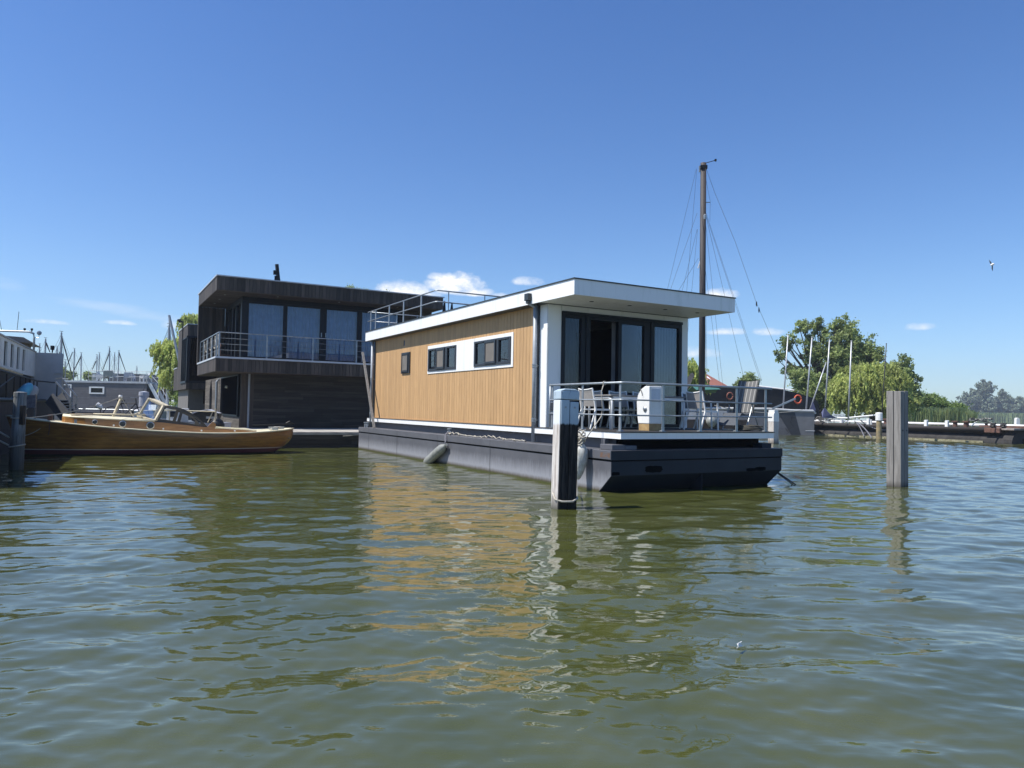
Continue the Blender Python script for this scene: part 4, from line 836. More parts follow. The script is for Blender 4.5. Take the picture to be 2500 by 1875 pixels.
for i in range(7): mb.tube([bw(1.05+.09*math.cos(k*.9)+.05*i-.15, -.35+.09*math.sin(k*.9), 1.0-.02*i+.02*math.sin(k)) for k in range(9)], .013, 5)
mb.tube([bw(1.1, -.55, .95), bw(1.1, -.6, .75), bw(1.08, -.62, .62)], .012, 5)
tag(mb.build('rope_tangle', mat('dark_red_rope', (.07, .035, .035), .9)), 'tangle of dark red rope on the launch\'s foredeck', 'rope')
mb = MB()
for i in range(5): mb.tube([bw(7.5+.12*math.cos(k*.8)+.04*i, -.3+.12*math.sin(k*.8), sheer(.92)+.05+.02*i) for k in range(9)], .013, 5)
tag(mb.build('stern_rope', ROPE), 'small coil of rope on the launch\'s stern deck', 'rope')
for k, t_ in enumerate(((6.8, 8.3),)):
    tag(MB().tube([bw(6.9, -.05, .93), bw(8.35, .1, .98)], .025, 6).tube([bw(8.0, .0, 1.0), bw(8.1, -.05, 1.06), bw(8.3, .05, .95)], .02, 5).build('boat_hook', BLACKP), 'dark boat hook lying over the launch\'s stern', 'boat hook')

# ================================================================ left edge: quay, old barge, gangway
QB = MB().prism([(-34, 14), (-9.9, 14), (-11.95, 16.95), (-13.1, 18.9), (-34, 18.9)], 'z', -1, 1.25)
tag(QB.build('timber_quay', mat('tarred_timber', (.016, .015, .015), .85, c2=(.008, .008, .008), scale=3, bump=.4)), 'black tarred timber quay at the left edge behind the round pile', 'quay')
BA = math.pi/2-math.atan2(.891, -.453)                 # barge axis
SB = Vector((-20.2, 31.0, 0))                          # far front corner of its cabin
BG = thing('houseboat_barge', 'old barge with off-white cabin, tall slot windows and black hull on the far left', 'barge', SB, math.atan2(.891, -.453)-math.pi/2)
# local frame: +y runs away along the axis, +x to the right across the stern; the near side is y < 0
ZT = 3.66
SLOT = [(-3.75, -3.04), (-5.19, -4.49), (-6.63, -5.93), (-8.05, -7.37), (-9.5, -8.82), (-10.95, -10.25)]
OFFW = mat('offwhite_steel', (.82, .82, .77), .5, c2=(.68, .68, .64), scale=1.2, zstain=None)
GREYP = mat('grey_steel_panel', (.43, .43, .425), .55, c2=(.36, .36, .355), scale=1.5)
m_ = MB(); us = [0, -.7]+[v for a, b in SLOT for v in (b, a)]+[-20]
for u0, u1, v0, v1 in holed(-20, -.02, 2.62, ZT, [(a, b, 2.75, 3.56) for a, b in SLOT]): m_.box(-.06, 0, u0, u1, v0, v1)
m_.build('cabin_side', OFFW, BG)
for a, b in SLOT:
    wn = MB().box(-.12, -.07, a+.30, b-.0, 2.75, 3.56).build('slot_window', mat('black_glass', (.006, .008, .012), .08, spec=.22), BG)
    MB().box(-.10, -.065, a, a+.295, 2.75, 3.56).build('reveal', OFFW, wn)
MB().box(-2.8, -.13, -20, -.02, 1.6, ZT-.02).build('cabin_core', BLACKP, BG)
m_ = MB().box(-2.9, .04, -20, .02, ZT, ZT+.05); m_.build('roof_edge', GREYP, BG)
MB().box(-.01, 1.02, -.03, .03, 1.62, ZT).box(-.6, -.011, -.03, -.021, 1.62, ZT).build('end_screen', GREYP, BG)
MB().box(.72, .98, -.10, -.035, 2.80, 2.83).build('door_handle', GALV, BG)
MB().box(-3.0, .42, -22, 4, -1, 1.60).build('hull', RUSTD, BG)
MB().tube([(.40, -22, 1.63), (.40, 4, 1.63)], .07, 6).build('gunwale', BLACKP, BG)
m_ = MB()                                                     # black railing on the quay side
m_.tube([(.34, -13.5, 2.50), (.34, -6, 2.44), (.34, -2.2, 2.40), (.9, -.9, 2.38)], .03, 6)
for y in (-13, -11.4, -9.8, -8.3, -6.9, -5.6, -4.4, -3.3, -2.3): m_.tube([(.34, y, 1.6), (.34, y, 2.42)], .022, 5)
m_.tube([(.34, -13, 1.7), (.34, -8.3, 2.4)], .02, 5); m_.tube([(.9, -.9, 1.3), (.9, -.9, 2.38)], .022, 5); m_.build('railing', BLACKP, BG)
MB().tube([(.30, -14, 2.62), (.30, -6.3, 2.52)], .05, 6).build('mooring_spar', TANF, BG)
# wheelhouse, light arch, lamps, aerials
WHH = MB().box(-4.4, -.75, 2.9, 5.2, ZT+.05, ZT+.72).build('wheelhouse', mat('brown_wheelhouse', (.20, .17, .15), .6), BG)
MB().prism([(-4.6, ZT+.72), (-.35, ZT+.55), (-.75, ZT+.80), (-4.4, ZT+.94)], 'y', 2.5, 5.5).build('roof', mat('brown_wheelhouse', (.2, .17, .15)), WHH)
MB().box(-1.7, -.95, 2.84, 2.899, ZT+.12, ZT+.56).build('window', WHITEP, WHH); MB().box(-1.62, -1.03, 2.82, 2.839, ZT+.18, ZT+.50).build('pane', mat('black_glass', (.006, .008, .012), .08, spec=.22), WHH)
AZ = 4.72
MB().tube([(-5, 4.6, AZ+.05), (-1.72, 3.12, AZ+.02), (-.55, 2.5, AZ), (-.36, 2.42, AZ-.08), (-.33, 2.40, AZ-.3), (-.33, 2.40, ZT)], .045, 8).build('light_arch', GALV, BG, smooth=True)
for x, y in ((-.73, 2.62), (-.44, 2.47)): MB().lathe([(.02, AZ), (.02, AZ+.05), (.045, AZ+.07), (.05, AZ+.15), (.02, AZ+.16)], 10, (x, y)).build('deck_light', BLACKP, BG)
sl_ = MB().lathe([(.08, -.04), (.10, 0), (.09, .05), (.04, .07)], 14).build('searchlight', GALV, BG, loc=(-.14, 2.31, AZ-.05)); sl_.rotation_euler = (R(80), 0, R(20))
MB().tube([(-.33, 2.4, AZ-.26), (-.15, 2.32, AZ-.26), (-.14, 2.31, AZ-.14)], .014, 5).build('lamp_arm', GALV, BG)
MB().tube([(-1.04, 2.78, AZ), (-.99, 2.75, AZ+.9)], .011, 5).build('aerial', BLACKP, BG); MB().tube([(-1.65, 3.1, AZ), (-1.75, 3.15, AZ+.5)], .010, 5).build('aerial', BLACKP, BG)
MB().lathe([(.025, ZT), (.025, ZT+.12), (.075, ZT+.13), (.08, ZT+.30), (.04, ZT+.31)], 10, (.62, -.2)).build('vent_pipe', BLACKP, BG)
# kayaks on the barge's side deck
for k, (c_, nm, p, q, r0) in enumerate((((.10, .42, .55), 'turquoise kayak propped up behind the black railing', (34, 985, 24.6), (75, 938, 25.4), .20), ((.42, .41, .37), 'grey-beige kayak with rounded end propped beside the turquoise one', (48, 996, 25.6), (87, 944, 26.2), .23))):
    a_, b_ = at(*p), at(*q); t = thing('kayak', nm, 'kayak', a_, 0); dd = b_-a_
    MB().tube([dd*x for x in (-.35, -.1, .15, .4, .65, .85, .95, 1.0, 1.02)], [r0*.5, r0*.8, r0*.95, r0, r0*.95, r0*.8, r0*.55, r0*.3, .02], 12).build('hull', mat('kayak_plastic_%s' % 'ab'[k], c_, .4, c2=tuple(x*.8 for x in c_)), t, smooth=True)
    MB().tube([dd*x+Vector((0, -r0*.8, r0*.3)) for x in (-.2, .2, .6, .9)], .03, 5).build('keel_stripe', WHITEP, t)
sb_ = thing('notice_board', 'faded grey notice board on a post beside the kayaks', 'sign', at(74, 981, 21.8)-Vector((0, 0, .2)), .1)
MB().box(-.15, .14, 0, .02, .02, .40).build('board', mat('faded_board', (.20, .20, .23), .8, c2=(.10, .10, .12), scale=9), sb_); MB().box(.10, .15, .021, .05, -.9, .42).build('post', GREYWOOD, sb_)
gg = thing('gangway', 'dark grey steel gangway steps with white handrails beside the barge', 'gangway', at(150, 1010, 27.5), 0)
def gpt(px, py, Y): return at(px, py, Y)-gg.location
for k, dx in enumerate((0, 22)): MB().beam(gpt(121+dx, 972-4*k, 26+k), gpt(160+dx*.6, 1016, 25.6+k), .06, .42, side=(0, 1, 0)).build('stringer', mat('dark_grey_steel', (.05, .055, .065), .6), gg)
m_ = MB()
for i in range(6): p_ = gpt(124+7*i, 976+7*i, 26.2); m_.box(p_.x-.1, p_.x+.22, p_.y-.1, p_.y+.8, p_.z-.02, p_.z+.01)
m_.build('treads', GALV, gg)
for (x0, y0), (x1, y1), Y in (((136, 932), (172, 972), 26), ((153, 927), (187, 968), 27.2), ((137, 925), (155, 922), 27)): MB().beam(gpt(x0, y0, Y), gpt(x1, y1, Y), .05, .05).build('handrail', GALV, gg)
for x0, y0, y1, Y in ((172, 972, 1013, 26), (186, 968, 1008, 27.2), (153, 925, 975, 27)): MB().beam(gpt(x0, y0, Y), gpt(x0, y1, Y), .05, .05).build('rail_post', GALV, gg)

# ================================================================ grey clapboard houseboat with a roof terrace
CO = at(152, 1003, 68); CO.z = 0
CB = thing('floating_house', 'low grey clapboard houseboat with white-railed roof terrace behind the launch', 'houseboat', CO, .0)
CW = 7.75
m_ = MB()
for z in [i*.16 for i in range(4, 21)]:
    for u0, u1, v0, v1 in holed(0, CW, z, z+.152, [(2.45, 3.85, 2.35, 3.02)]): m_.box(u0, u1, -.03+.0, 0, v0, v1, rnd(0, 1))
m_.build('clapboard', CLAP, CB)
MB().box(.02, CW-.02, .01, 6, .1, 3.36).build('wall', BLACKP, CB)
MB().box(-.1, CW+.1, -.1, 6.1, 3.38, 3.56).build('roof_fascia', mat('dull_white', (.46, .48, .50), .6, c2=(.38, .40, .42)), CB)
wf = MB()
for u0, u1, v0, v1 in holed(2.45, 3.85, 2.35, 3.02, [(2.6, 3.7, 2.47, 2.9)]): wf.box(u0, u1, -.07, .0, v0, v1)
wo_ = wf.build('window', WHITEP, CB); MB().box(2.6, 3.7, -.02, .005, 2.47, 2.9).build('pane', mat('black_glass', (.006, .008, .012), .08, spec=.22), wo_)
df_ = MB().box(-.02, .08, -.07, -.031, .7, 3.2).box(.7, .8, -.07, -.031, .7, 3.2).box(.08, .7, -.07, -.031, 3.1, 3.2).build('door_frame', WHITEP, CB)
MB().box(-.5, CW+2.2, -1.0, 7, -.8, .55).build('pontoon_hull', mat('grey_hull', (.12, .12, .13), .6), CB); MB().tube([(.5, -.9, .95), (CW, -.9, .95)], .03, 5).build('deck_rail', GALV, CB)
m_ = MB(); x0, x1 = 2.3, 7.7
for z in (4.0, 4.5): m_.tube([(x0, 0, z), (x1, 0, z), (x1+.8, .5, z)], .02, 5).tube([(x0, 0, z), (x0, 4, z), (x1, 4, z)], .02, 5)
for x in (x0, 3.7, 5.0, 6.3, x1): m_.tube([(x, 0, 3.56), (x, 0, 4.5)], .02, 5)
for y in (1.3, 2.6, 4): m_.tube([(x0, y, 3.56), (x0, y, 4.5)], .017, 5)
m_.build('terrace_railing', mat('dull_white', (.46, .48, .50), .6), CB)
for k in (0, 1):       # outside stair
    y = .2+k*1.0; MB().beam((CW+.15, y, 3.4), (CW+1.75, y, .6), .09, .30, side=(0, 1, 0)).build('stair_stringer', WHITEP, CB)
    MB().tube([(CW+.15, y, 4.3), (CW+1.0, y, 3.4), (CW+2.2, y, 1.5)], .03, 5).tube([(CW+1.0, y, 2.2), (CW+1.0, y, 3.4)], .025, 5).tube([(CW+1.8, y, .9), (CW+1.8, y, 2.2)], .025, 5).build('stair_rail', WHITEP, CB)
MB().box(CW+.05, CW+1.9, 1.4, 5, .5, 3.2).build('rear_porch', mat('brown_porch', (.03, .018, .01), .8), CB)
m_ = MB().box(CW+1.8, CW+2.3, .1, 1.2, 2.05, 2.10); m_.build('stair_landing', WHITEP, CB)
GR1 = 'white moulded chairs on the roof terrace'
def tub_chair(label, x, y, rz, m=mat('offwhite_plastic', (.60, .61, .61), .5), s=1.0, group=GR1):
    t = thing('moulded_armchair', label, 'armchair', CO+Vector((x, y, 3.57)), rz, group); t.scale = (s, s, s)
    prf = []
    MB().grid([[(-.38+.76*j/6, .35+.10*k/3+.03*(1-abs(j-3)/3), .35+.48*k/3) for j in range(7)] for k in range(4)]).build('backrest', m, t, thick=.05)
    for q in (-1, 1): MB().prism([(-.38, .0), (-.30, .0), (-.28, .25), (.25, .25), (.33, 0), (.42, 0), (.44, .70), (.25, .62), (-.35, .58), (-.42, .5)], 'x', q*.38-.03, q*.38+.03).build('side', m, t)
    MB().box(-.35, .35, -.38, .38, .33, .39).build('seat', m, t)
    return t
tub_chair('white moulded chair at the left end of the roof terrace, seen from the side', 3.25, .75, R(100))
tub_chair('grey-white moulded chair, tallest back in the left half of the roof terrace', 4.15, .45, R(180), mat('greyish_plastic', (.30, .32, .31), .5), 1.15)
tub_chair('bluish white moulded chair in the middle of the roof terrace', 5.9, .45, R(195), mat('bluish_plastic', (.48, .50, .58), .5))
tub_chair('bright white moulded chair facing left at the right end of the roof terrace', 7.35, .55, R(-40))
so = thing('lounge_sofa', 'dark grey outdoor sofa along the back of the roof terrace', 'sofa', CO+Vector((2.9, 2.6, 3.57)), 0)
MB().box(0, 4.9, 0, .8, 0, .4).build('seat', FABD, so); MB().box(0, 2.5, .62, .85, .4, .82).build('backrest', FABD, so); MB().box(2.6, 4.9, .62, .85, .4, .80).build('backrest', FABD, so)
st_ = thing('roof_locker', 'grey upright locker on the left part of the clapboard houseboat\'s roof', 'locker', CO+Vector((1.75, 1.5, 3.57)), 0)
MB().box(0, .48, 0, .5, 0, .80).build('body', mat('grey_green_box', (.20, .22, .21), .6), st_); MB().box(.1, .38, -.02, -.001, .35, .7).build('door', GALV, st_)

# ================================================================ launch neighbours: motor boat with outboard
MO = Vector((-11.6, 27.0, 0)); MT = thing('small_motorboat', 'small grey-white motorboat with raised outboard and tube rails, moored behind the launch', 'boat', MO, .10)
rows = []
for i in range(12):
    s_ = i/11; hb_ = .95*math.sin(math.pi/2*min(1, .02+s_*2.2))**.8; x = -2.3+3.3*s_
    rows.append([(x, -hb_, .92+.15*(1-s_)), (x, -hb_*.95, .5), (x, -hb_*.6, .1), (x, 0, -.1), (x, hb_*.6, .1), (x, hb_*.95, .5), (x, hb_, .92+.15*(1-s_))])
h_ = MB().grid(rows); h_.add(rows[-1], [tuple(range(7))]); h_.build('hull', mat('grey_white_hull', (.42, .44, .48), .45), MT, smooth=False)
MB().grid([[(r_[0][0], r_[0][1]*k, .90) for k in (1, 0, -1)] for r_ in rows]).build('deck', mat('grey_white_deck', (.5, .52, .56), .5), MT)
MB().tube([(-2.2, -.1, 1.15), (-1.6, -.6, 1.33), (-.6, -.95, 1.36), (.95, -.9, 1.34)], .024, 6).tube([(.95, -.9, .9), (.95, -.9, 1.45)], .024, 6).tube([(.7, -.9, .95), (.86, -.9, 1.35)], .02, 5).tube([(-.6, -.95, .9), (-.6, -.95, 1.35)], .02, 5).tube([(-1.6, -.6, .9), (-1.6, -.6, 1.33)], .02, 5).tube([(-1.6, .5, 1.3), (-.9, .6, 1.42), (-.2, .3, 1.25)], .02, 5).build('tube_rail', TANF, MT)
MB().box(-.85, -.35, -.55, .25, .9, 1.38).box(-.87, -.33, -.57, .27, 1.381, 1.43).build('console', WHITEP, MT, bevel=.02); MB().box(-.72, -.48, -.565, -.555, 1.12, 1.32).build('instrument_panel', BLACKP, MT)
ob = MB(); ob.prism([(.05, .98), (.45, .86), (.95, 1.08), (1.0, 1.28), (.55, 1.38), (.2, 1.30), (.0, 1.22)], 'y', -.62, -.22); obo = ob.build('outboard_cowl', BLACKP, MT, bevel=.03)
MB().prism([(.02, 1.225), (.20, 1.305), (.55, 1.385), (.98, 1.285), (.86, 1.30), (.60, 1.42), (.25, 1.36), (.0, 1.27)], 'y', -.625, -.215).build('cowl_top', mat('silver_cowl', (.50, .52, .58), .4), obo); MB().box(.55, .9, -.628, -.62, 1.08, 1.16).build('cowl_band', GALV, obo)
MB().tube([(.45, -.42, .95), (.6, -.42, .4), (.65, -.42, .1)], .08, 6).build('outboard_leg', BLACKP, MT)
bf = thing('ball_fender', 'black ball fender hanging at the motorboat\'s stern rail', 'fender', MO+Vector((1.02, -.62, .86)), 0)
MB().lathe([(.02, -.28), (.16, -.24), (.26, -.1), (.27, .02), (.2, .16), (.07, .26), (.03, .32)], 14).build('body', BLACK, bf, smooth=True); MB().tube([(0, 0, .3), (-.05, 0, .6)], .015, 5).build('lanyard', ROPE, bf)
# bicycle and gear on the jetty behind the launch's foredeck
bk_ = thing('bicycle', 'bicycle parked behind the launch, only handlebars and top tube showing', 'bicycle', at(308, 1012, 29)-Vector((0, 0, .35)), .2)
for x in (-.52, .52): MB().tube([(x+.33*math.cos(k*.524), 0, .33+.33*math.sin(k*.524)) for k in range(13)], .018, 5).build('wheel', BLACK, bk_)
MB().tube([(-.52, 0, .33), (-.2, 0, .78), (.35, 0, .80), (.52, 0, .33)], .02, 5).tube([(-.2, 0, .78), (-.05, 0, .33), (.35, 0, .80)], .02, 5).tube([(.35, 0, .8), (.33, 0, 1.0)], .018, 5).build('frame', BLACKP, bk_)
MB().tube([(.22, -.25, 1.02), (.34, -.1, 1.02), (.34, .1, 1.02), (.22, .25, 1.02)], .016, 5).build('handlebar', GALV, bk_); MB().box(-.32, -.08, -.06, .06, .86, .92).build('saddle', BLACKP, bk_)
wp = thing('mooring_post', 'pale bluish round pile standing just left of the launch\'s windscreen', 'post', at(350, 1010, 30)*1.0, 0); wp.location.z = 0
MB().lathe([(.19, -1), (.18, 1.9)], 14).lathe([(.20, 1.9), (.19, 2.05), (.02, 2.08)], 14).build('pile', mat('pale_blue_pile', (.42, .45, .52), .7, c2=(.32, .35, .42), scale=6), wp)
for px, Y, d in ((428, 52, 'left-hand, thicker'), (448, 55, 'right-hand, thinner')):
    p = at(px, 985, Y); q_ = thing('mooring_post', 'white-grey round pile, the %s of two behind the windscreen' % d, 'post', (p.x, p.y, 0), 0, 'white-grey piles behind the windscreen')
    MB().lathe([(.26 if px == 428 else .17, -1), (.25 if px == 428 else .16, 2.0), (.05, 2.08)], 12).build('pile', WHITEP, q_)
GWD = mat('dark_grey_boards', (.07, .066, .06), .85, c2=(.04, .038, .034), scale=3)
jt = thing('boat_jetty', 'low jetty with dark edge behind the launch', 'jetty', (-18, 30, 0), 0)
MB().box(-1.6, 5, -.4, 1.2, .40, .52).build('deck', GWD, jt); MB().box(-1.6, 5, -.35, 1.15, -1, .39).build('piles', BLACKP, jt)
sp = thing('spotlight', 'white spotlight on a bent stem on the jetty behind the launch\'s bow', 'lamp', at(245, 1003, 28), .3)
MB().tube([(0, 0, -.5), (0, 0, .08), (.08, 0, .14)], .015, 5).build('stem', BLACKP, sp); l_ = MB().lathe([(.04, -.12), (.10, -.02), (.11, .12), (.10, .13)], 12).build('head', WHITEP, sp, loc=(-.03, 0, .16)); l_.rotation_euler = (0, R(-55), 0)

# ---------------------------------------------------------------- moored boats in the marina (left)
SAILW = mat('sailboat_hull', (.62, .64, .66), .4); ALU = mat('mast_alloy', (.34, .37, .41), .5, .2); SPAR = mat('dark_spar', (.035, .035, .035), .6)
def sailboat(label, px, top, Y, lean=0, boom=None, hullm=SAILW, w_=.10, stays=True, foot=None, group='masts of the marina on the left', name='sailing_boat', mm=ALU, hl_=7.0, rz=1.2, htop=.95):
    p = at(px, 900, Y); T = thing(name, label, 'sailing boat', (p.x, Y, 0), rz, group); top_ = at(px, top, Y).z
    rows = []
    for i in range(9):
        s_ = i/8; hb_ = 1.15*math.sin(math.pi*(.04+.78*s_))**.8; x = hl_*(s_-.5)
        rows.append([(x, -hb_, htop), (x, -hb_*.7, .1), (x, 0, -.2), (x, hb_*.7, .1), (x, hb_, htop)])
    rows = rows[::-1]; hh = MB().grid(rows); hh.add(rows[0], [tuple(range(5))]); hh.build('hull', hullm, T)
    MB().grid([[(r_[0][0], r_[0][1], htop), (r_[0][0], 0, htop+.08), (r_[0][0], -r_[0][1], htop)] for r_ in rows]).build('deck', WHITEP, T)
    MB().prism([(-1.8, htop), (1.5, htop), (1.1, htop+.45), (-1.7, htop+.5)], 'y', -.6, .6).build('cabin', WHITEP, T)
    dv = Vector((lean*math.cos(rz), -lean*math.sin(rz), 0))*top_
    MB().tube([(0, 0, .9), dv+Vector((0, 0, top_))], w_*1.0, 6, r2=w_*.8).build('mast', mm, T)
    zz = top_*.66; MB().tube([dv*.66+Vector((-.0, -.55, zz)), dv*.66+Vector((0, .55, zz))], .03, 4).build('spreader', mm, T)
    if stays:
        sm = MB(); tp = dv+Vector((0, 0, top_*.985))
        for e in ((hl_*.48, 0, .9), (-hl_*.47, 0, .9)): sm.tube([tp, e], .013, 3)
        for s in (-1, 1): sm.tube([tp, dv*.66+Vector((0, s*.55, zz)), (0, s*1.05, .9)], .010, 3)
        sm.build('stays', SPAR, T)
    MB().tube([dv+Vector((-.2, 0, top_+.12)), dv+Vector((.15, 0, top_+.12))], .02, 4).tube([dv+Vector((0, 0, top_)), dv+Vector((0, 0, top_+.14))], .02, 4).build('wind_vane', SPAR, T)
    if boom:
        (bx0, by0), (bx1, by1) = boom; a_ = at(bx0, by0, Y)-T.location; b_ = at(bx1, by1, Y)-T.location; rm = Matrix.Rotation(-rz, 3, 'Z')
        MB().tube([rm@a_, rm@b_], w_*.8, 6, r2=w_*.45).build('gaff', SPAR, T)
    return T
z1_ = lambda x, y: (x/3.95, 760+y/3.95)
for k, (x, y, Y, bm, lab, wd, ln_) in enumerate([
    (429, 265, 80, ((445, 305), (482, 395)), 'yacht with cross-topped mast just right of the barge\'s searchlight', .14, 0),
    (374, 318, 95, None, 'yacht whose short mast shows behind the barge roof, left of the cross-topped mast', .14, 0),
    (543, 345, 85, ((595, 350), (535, 520)), 'yacht whose mast stands at the corner of the grey barge screen', .13, 0),
    (580, 205, 70, None, 'yacht with the tallest mast of the left group, beside the barge', .13, .0),
    (604, 252, 78, ((592, 240), (708, 660)), 'sailing ship with a mast and long dark gaff slanting down to the right', .13, -.03),
    (631, 475, 90, ((700, 392), (632, 560)), 'yacht with a short pole mast and dark gaff between the two taller masts', .08, 0),
    (712, 365, 92, None, 'yacht with plain mast left of the roof locker', .12, 0),
    (790, 407, 92, ((783, 430), (690, 615)), 'sailing ship with mast and dark gaff slanting down to the left by the roof locker', .12, -.02),
    (937, 425, 100, ((925, 480), (890, 560)), 'yacht with a ball on its mast over the left end of the terrace', .12, -.01),
    (954, 405, 104, None, 'yacht with mast right beside the ball-topped mast', .12, 0),
    (1068, 352, 95, ((1060, 385), (985, 580)), 'yacht with tall mast and slanting dark spar over the middle of the terrace', .13, -.03),
    (1101, 403, 120, None, 'distant yacht with thin pale mast between two masts over the terrace', .12, 0),
    (1141, 386, 100, ((1146, 395), (1213, 585)), 'yacht with mast and dark spar falling to the right over the terrace', .12, 0),
    (1320, 535, 125, None, 'distant yacht with the shortest mast tip over the right end of the terrace', .12, 0),
    (1627, 133, 62, None, 'yacht whose tall mast rises in front of the left willow', .13, -.01),
    (1614, 162, 66, None, 'yacht whose slimmer mast stands in front of the left willow, beside the taller one', .09, 0)]):
    X_, Y_ = z1_(x, y); bo_ = tuple(z1_(*q) for q in bm) if bm else None
    sailboat(lab, X_, Y_, Y, lean=ln_, boom=bo_, w_=wd*.72)
for (x0, y0), (x1, y1), Y, r, lab in (((413, 770), (436, 876), 58, .10, 'pale spar leaning to the right before the left willow'), ((412, 769), (417, 840), 62, .05, 'thin pole with a wind vane above the leaning spar')):
    a_, b_ = at(x0, y0, Y), at(x1, y1, Y); b2_ = a_.lerp(b_, 2.0 if Y == 58 else 1.3); tag(MB().tube([a_, b2_], r, 6).build('spar', ALU), lab, 'spar')
# motor boats and clutter seen between the houses
for px, py, Y, c_, lab, wd in ((431, 968, 75, (.6, .62, .64), 'white motor cruiser with blue cover between willow and left dark house', 1.7), (165, 925, 80, (.35, .37, .40), 'grey cabin cruiser in front of the marina masts', 5.0), (190, 935, 84, (.5, .5, .5), 'pale open boat right of the grey cruiser', 4.0)):
    p = at(px, py, Y); t = thing('motor_cruiser', lab, 'boat', (p.x, Y, 0), .1, 'marina cruisers')
    MB().prism([(-wd/2, .2), (wd/2-.4, .2), (wd/2+.3, 1.2), (-wd/2, 1.0)], 'y', -.9, .9).build('hull', mat('cruiser_hull_%d' % px, c_, .5), t)
    MB().prism([(-wd/3, 1.05), (wd/3, 1.1), (wd/5, 1.9), (-wd/3.4, 1.9)], 'y', -.75, .75).build('cabin', mat('cruiser_cabin', (.45, .47, .5), .5), t)
    MB().prism([(-wd/3.4, 1.92), (wd/5.2, 1.92), (wd/6, 2.3), (-wd/4, 2.3)], 'y', -.7, .7).build('cover', mat('blue_cover', (.02, .10, .42), .7) if px == 431 else CLAP, t)

# ================================================================ vegetation
def leaf_mesh(pts, size, rng, droop=0, flat=.6, asp=1.6):
    n = len(pts); pts = np.asarray(pts); d = rng.randn(n, 3); d[:, 2] = d[:, 2]*(1-droop)-droop*2.2; d /= np.linalg.norm(d, axis=1)[:, None]
    e = rng.randn(n, 3); e -= d*(e*d).sum(1)[:, None]; e /= np.linalg.norm(e, axis=1)[:, None]; s = size*(.6+.8*rng.rand(n))[:, None]
    a = pts-d*s*asp*.5; b = pts+e*s*.5; c = pts+d*s*asp*.5; f = pts-e*s*.5
    co = np.stack([a, b, c, f], 1).reshape(-1, 3); return co
def np_obj(name, co, m, parent=None, tones=None):
    n = len(co)//4; me = bpy.data.meshes.new(name); me.vertices.add(len(co)); me.vertices.foreach_set('co', co.astype(np.float32).ravel())
    me.loops.add(n*4); me.loops.foreach_set('vertex_index', np.arange(n*4, dtype=np.int32)); me.polygons.add(n); me.polygons.foreach_set('loop_start', np.arange(0, n*4, 4, dtype=np.int32)); me.update(calc_edges=True)
    t = me.attributes.new('tone', 'FLOAT', 'FACE'); t.data.foreach_set('value', (np.random.rand(n) if tones is None else tones).astype(np.float32))
    me.materials.append(m); o = bpy.data.objects.new(name, me); C.objects.link(o)
    if parent: o.parent = parent
    return o
def tree(label, blobs, Y, m, name='tree', trunk_px=None, n=9000, size=.30, seed=1, base=None, dep=.8, cat='tree', limbs=7, group=None, droop=0, spread=.78, clump=26, trunk_r=.28):
    """blobs: crown lobes as (pixel x, pixel y, half width px, half height px) at distance Y"""
    rng = np.random.RandomState(seed); k = Y/F_; cs = []
    bl = [(at(px, py, Y), rx*k, rz*k) for px, py, rx, rz in blobs]
    c0 = at(trunk_px[0], trunk_px[1], Y) if trunk_px else at(blobs[0][0], 1015, Y); base_z = .4 if base is None else base
    T = thing(name, label, cat, (c0.x, Y, base_z), 0, group); O = np.array([c0.x, Y, base_z])
    vol = np.array([rx*rx*rz for _, rx, rz in bl])**.75; P = []; lcs = []
    for (c, rx, rz), v in zip(bl, vol/vol.sum()):
        nc = max(4, int(.62*n*v/clump)); u = rng.randn(nc, 3); u /= np.linalg.norm(u, axis=1)[:, None]; rr = rng.rand(nc)**.45*(1+.22*rng.randn(nc)*(rng.rand(nc) < .45))
        cc = np.array(c)+u*rr[:, None]*np.array([rx, rx*dep, rz]); lcs.append((cc, rx))
        for q in cc:
            cr = min(rx, 1.6)*.17*(.5+1.1*rng.rand()); kk = int(clump*(.6+.8*rng.rand())); P.append(q+rng.randn(kk, 3)*cr*np.array([1, 1, .75])*spread)
    TN = np.concatenate([np.full(len(q), rng.rand()) for q in P]); P = np.vstack(P); kp = P[:, 2] > base_z+.1; P = P[kp]; TN = np.repeat(TN[kp], 2); P = np.repeat(P, 2, 0)+rng.randn(2*len(P), 3)*size*.45; size *= .62
    np_obj('crown', leaf_mesh(P, size, rng, droop)-O, m, T, np.clip(TN*.7+.3*rng.rand(len(TN)), 0, 1))
    tk = MB(); top = Vector(bl[0][0])-Vector(O)
    tk.tube([(0, 0, -.6), (0, 0, top.z*.25), (top.x*.3, 0, top.z*.55), (top.x*.8, top.y*.6, top.z*.95)], [trunk_r, trunk_r*.85, trunk_r*.6, trunk_r*.25], 8)
    for cc, rx in lcs:
        for q in cc[rng.permutation(len(cc))[:limbs]]:
            q = Vector(q)-Vector(O); s_ = .25+.3*rng.rand(); st0 = Vector((top.x*.4*s_, 0, max(.3, top.z*s_*.9))); mid = st0.lerp(q, .5)+Vector((0, 0, .12*q.length*(rng.rand()-.2)))
            tk.tube([st0, mid, q], [trunk_r*.42, trunk_r*.24, trunk_r*.07], 5)
    tk.build('trunk', BARK, T); return T
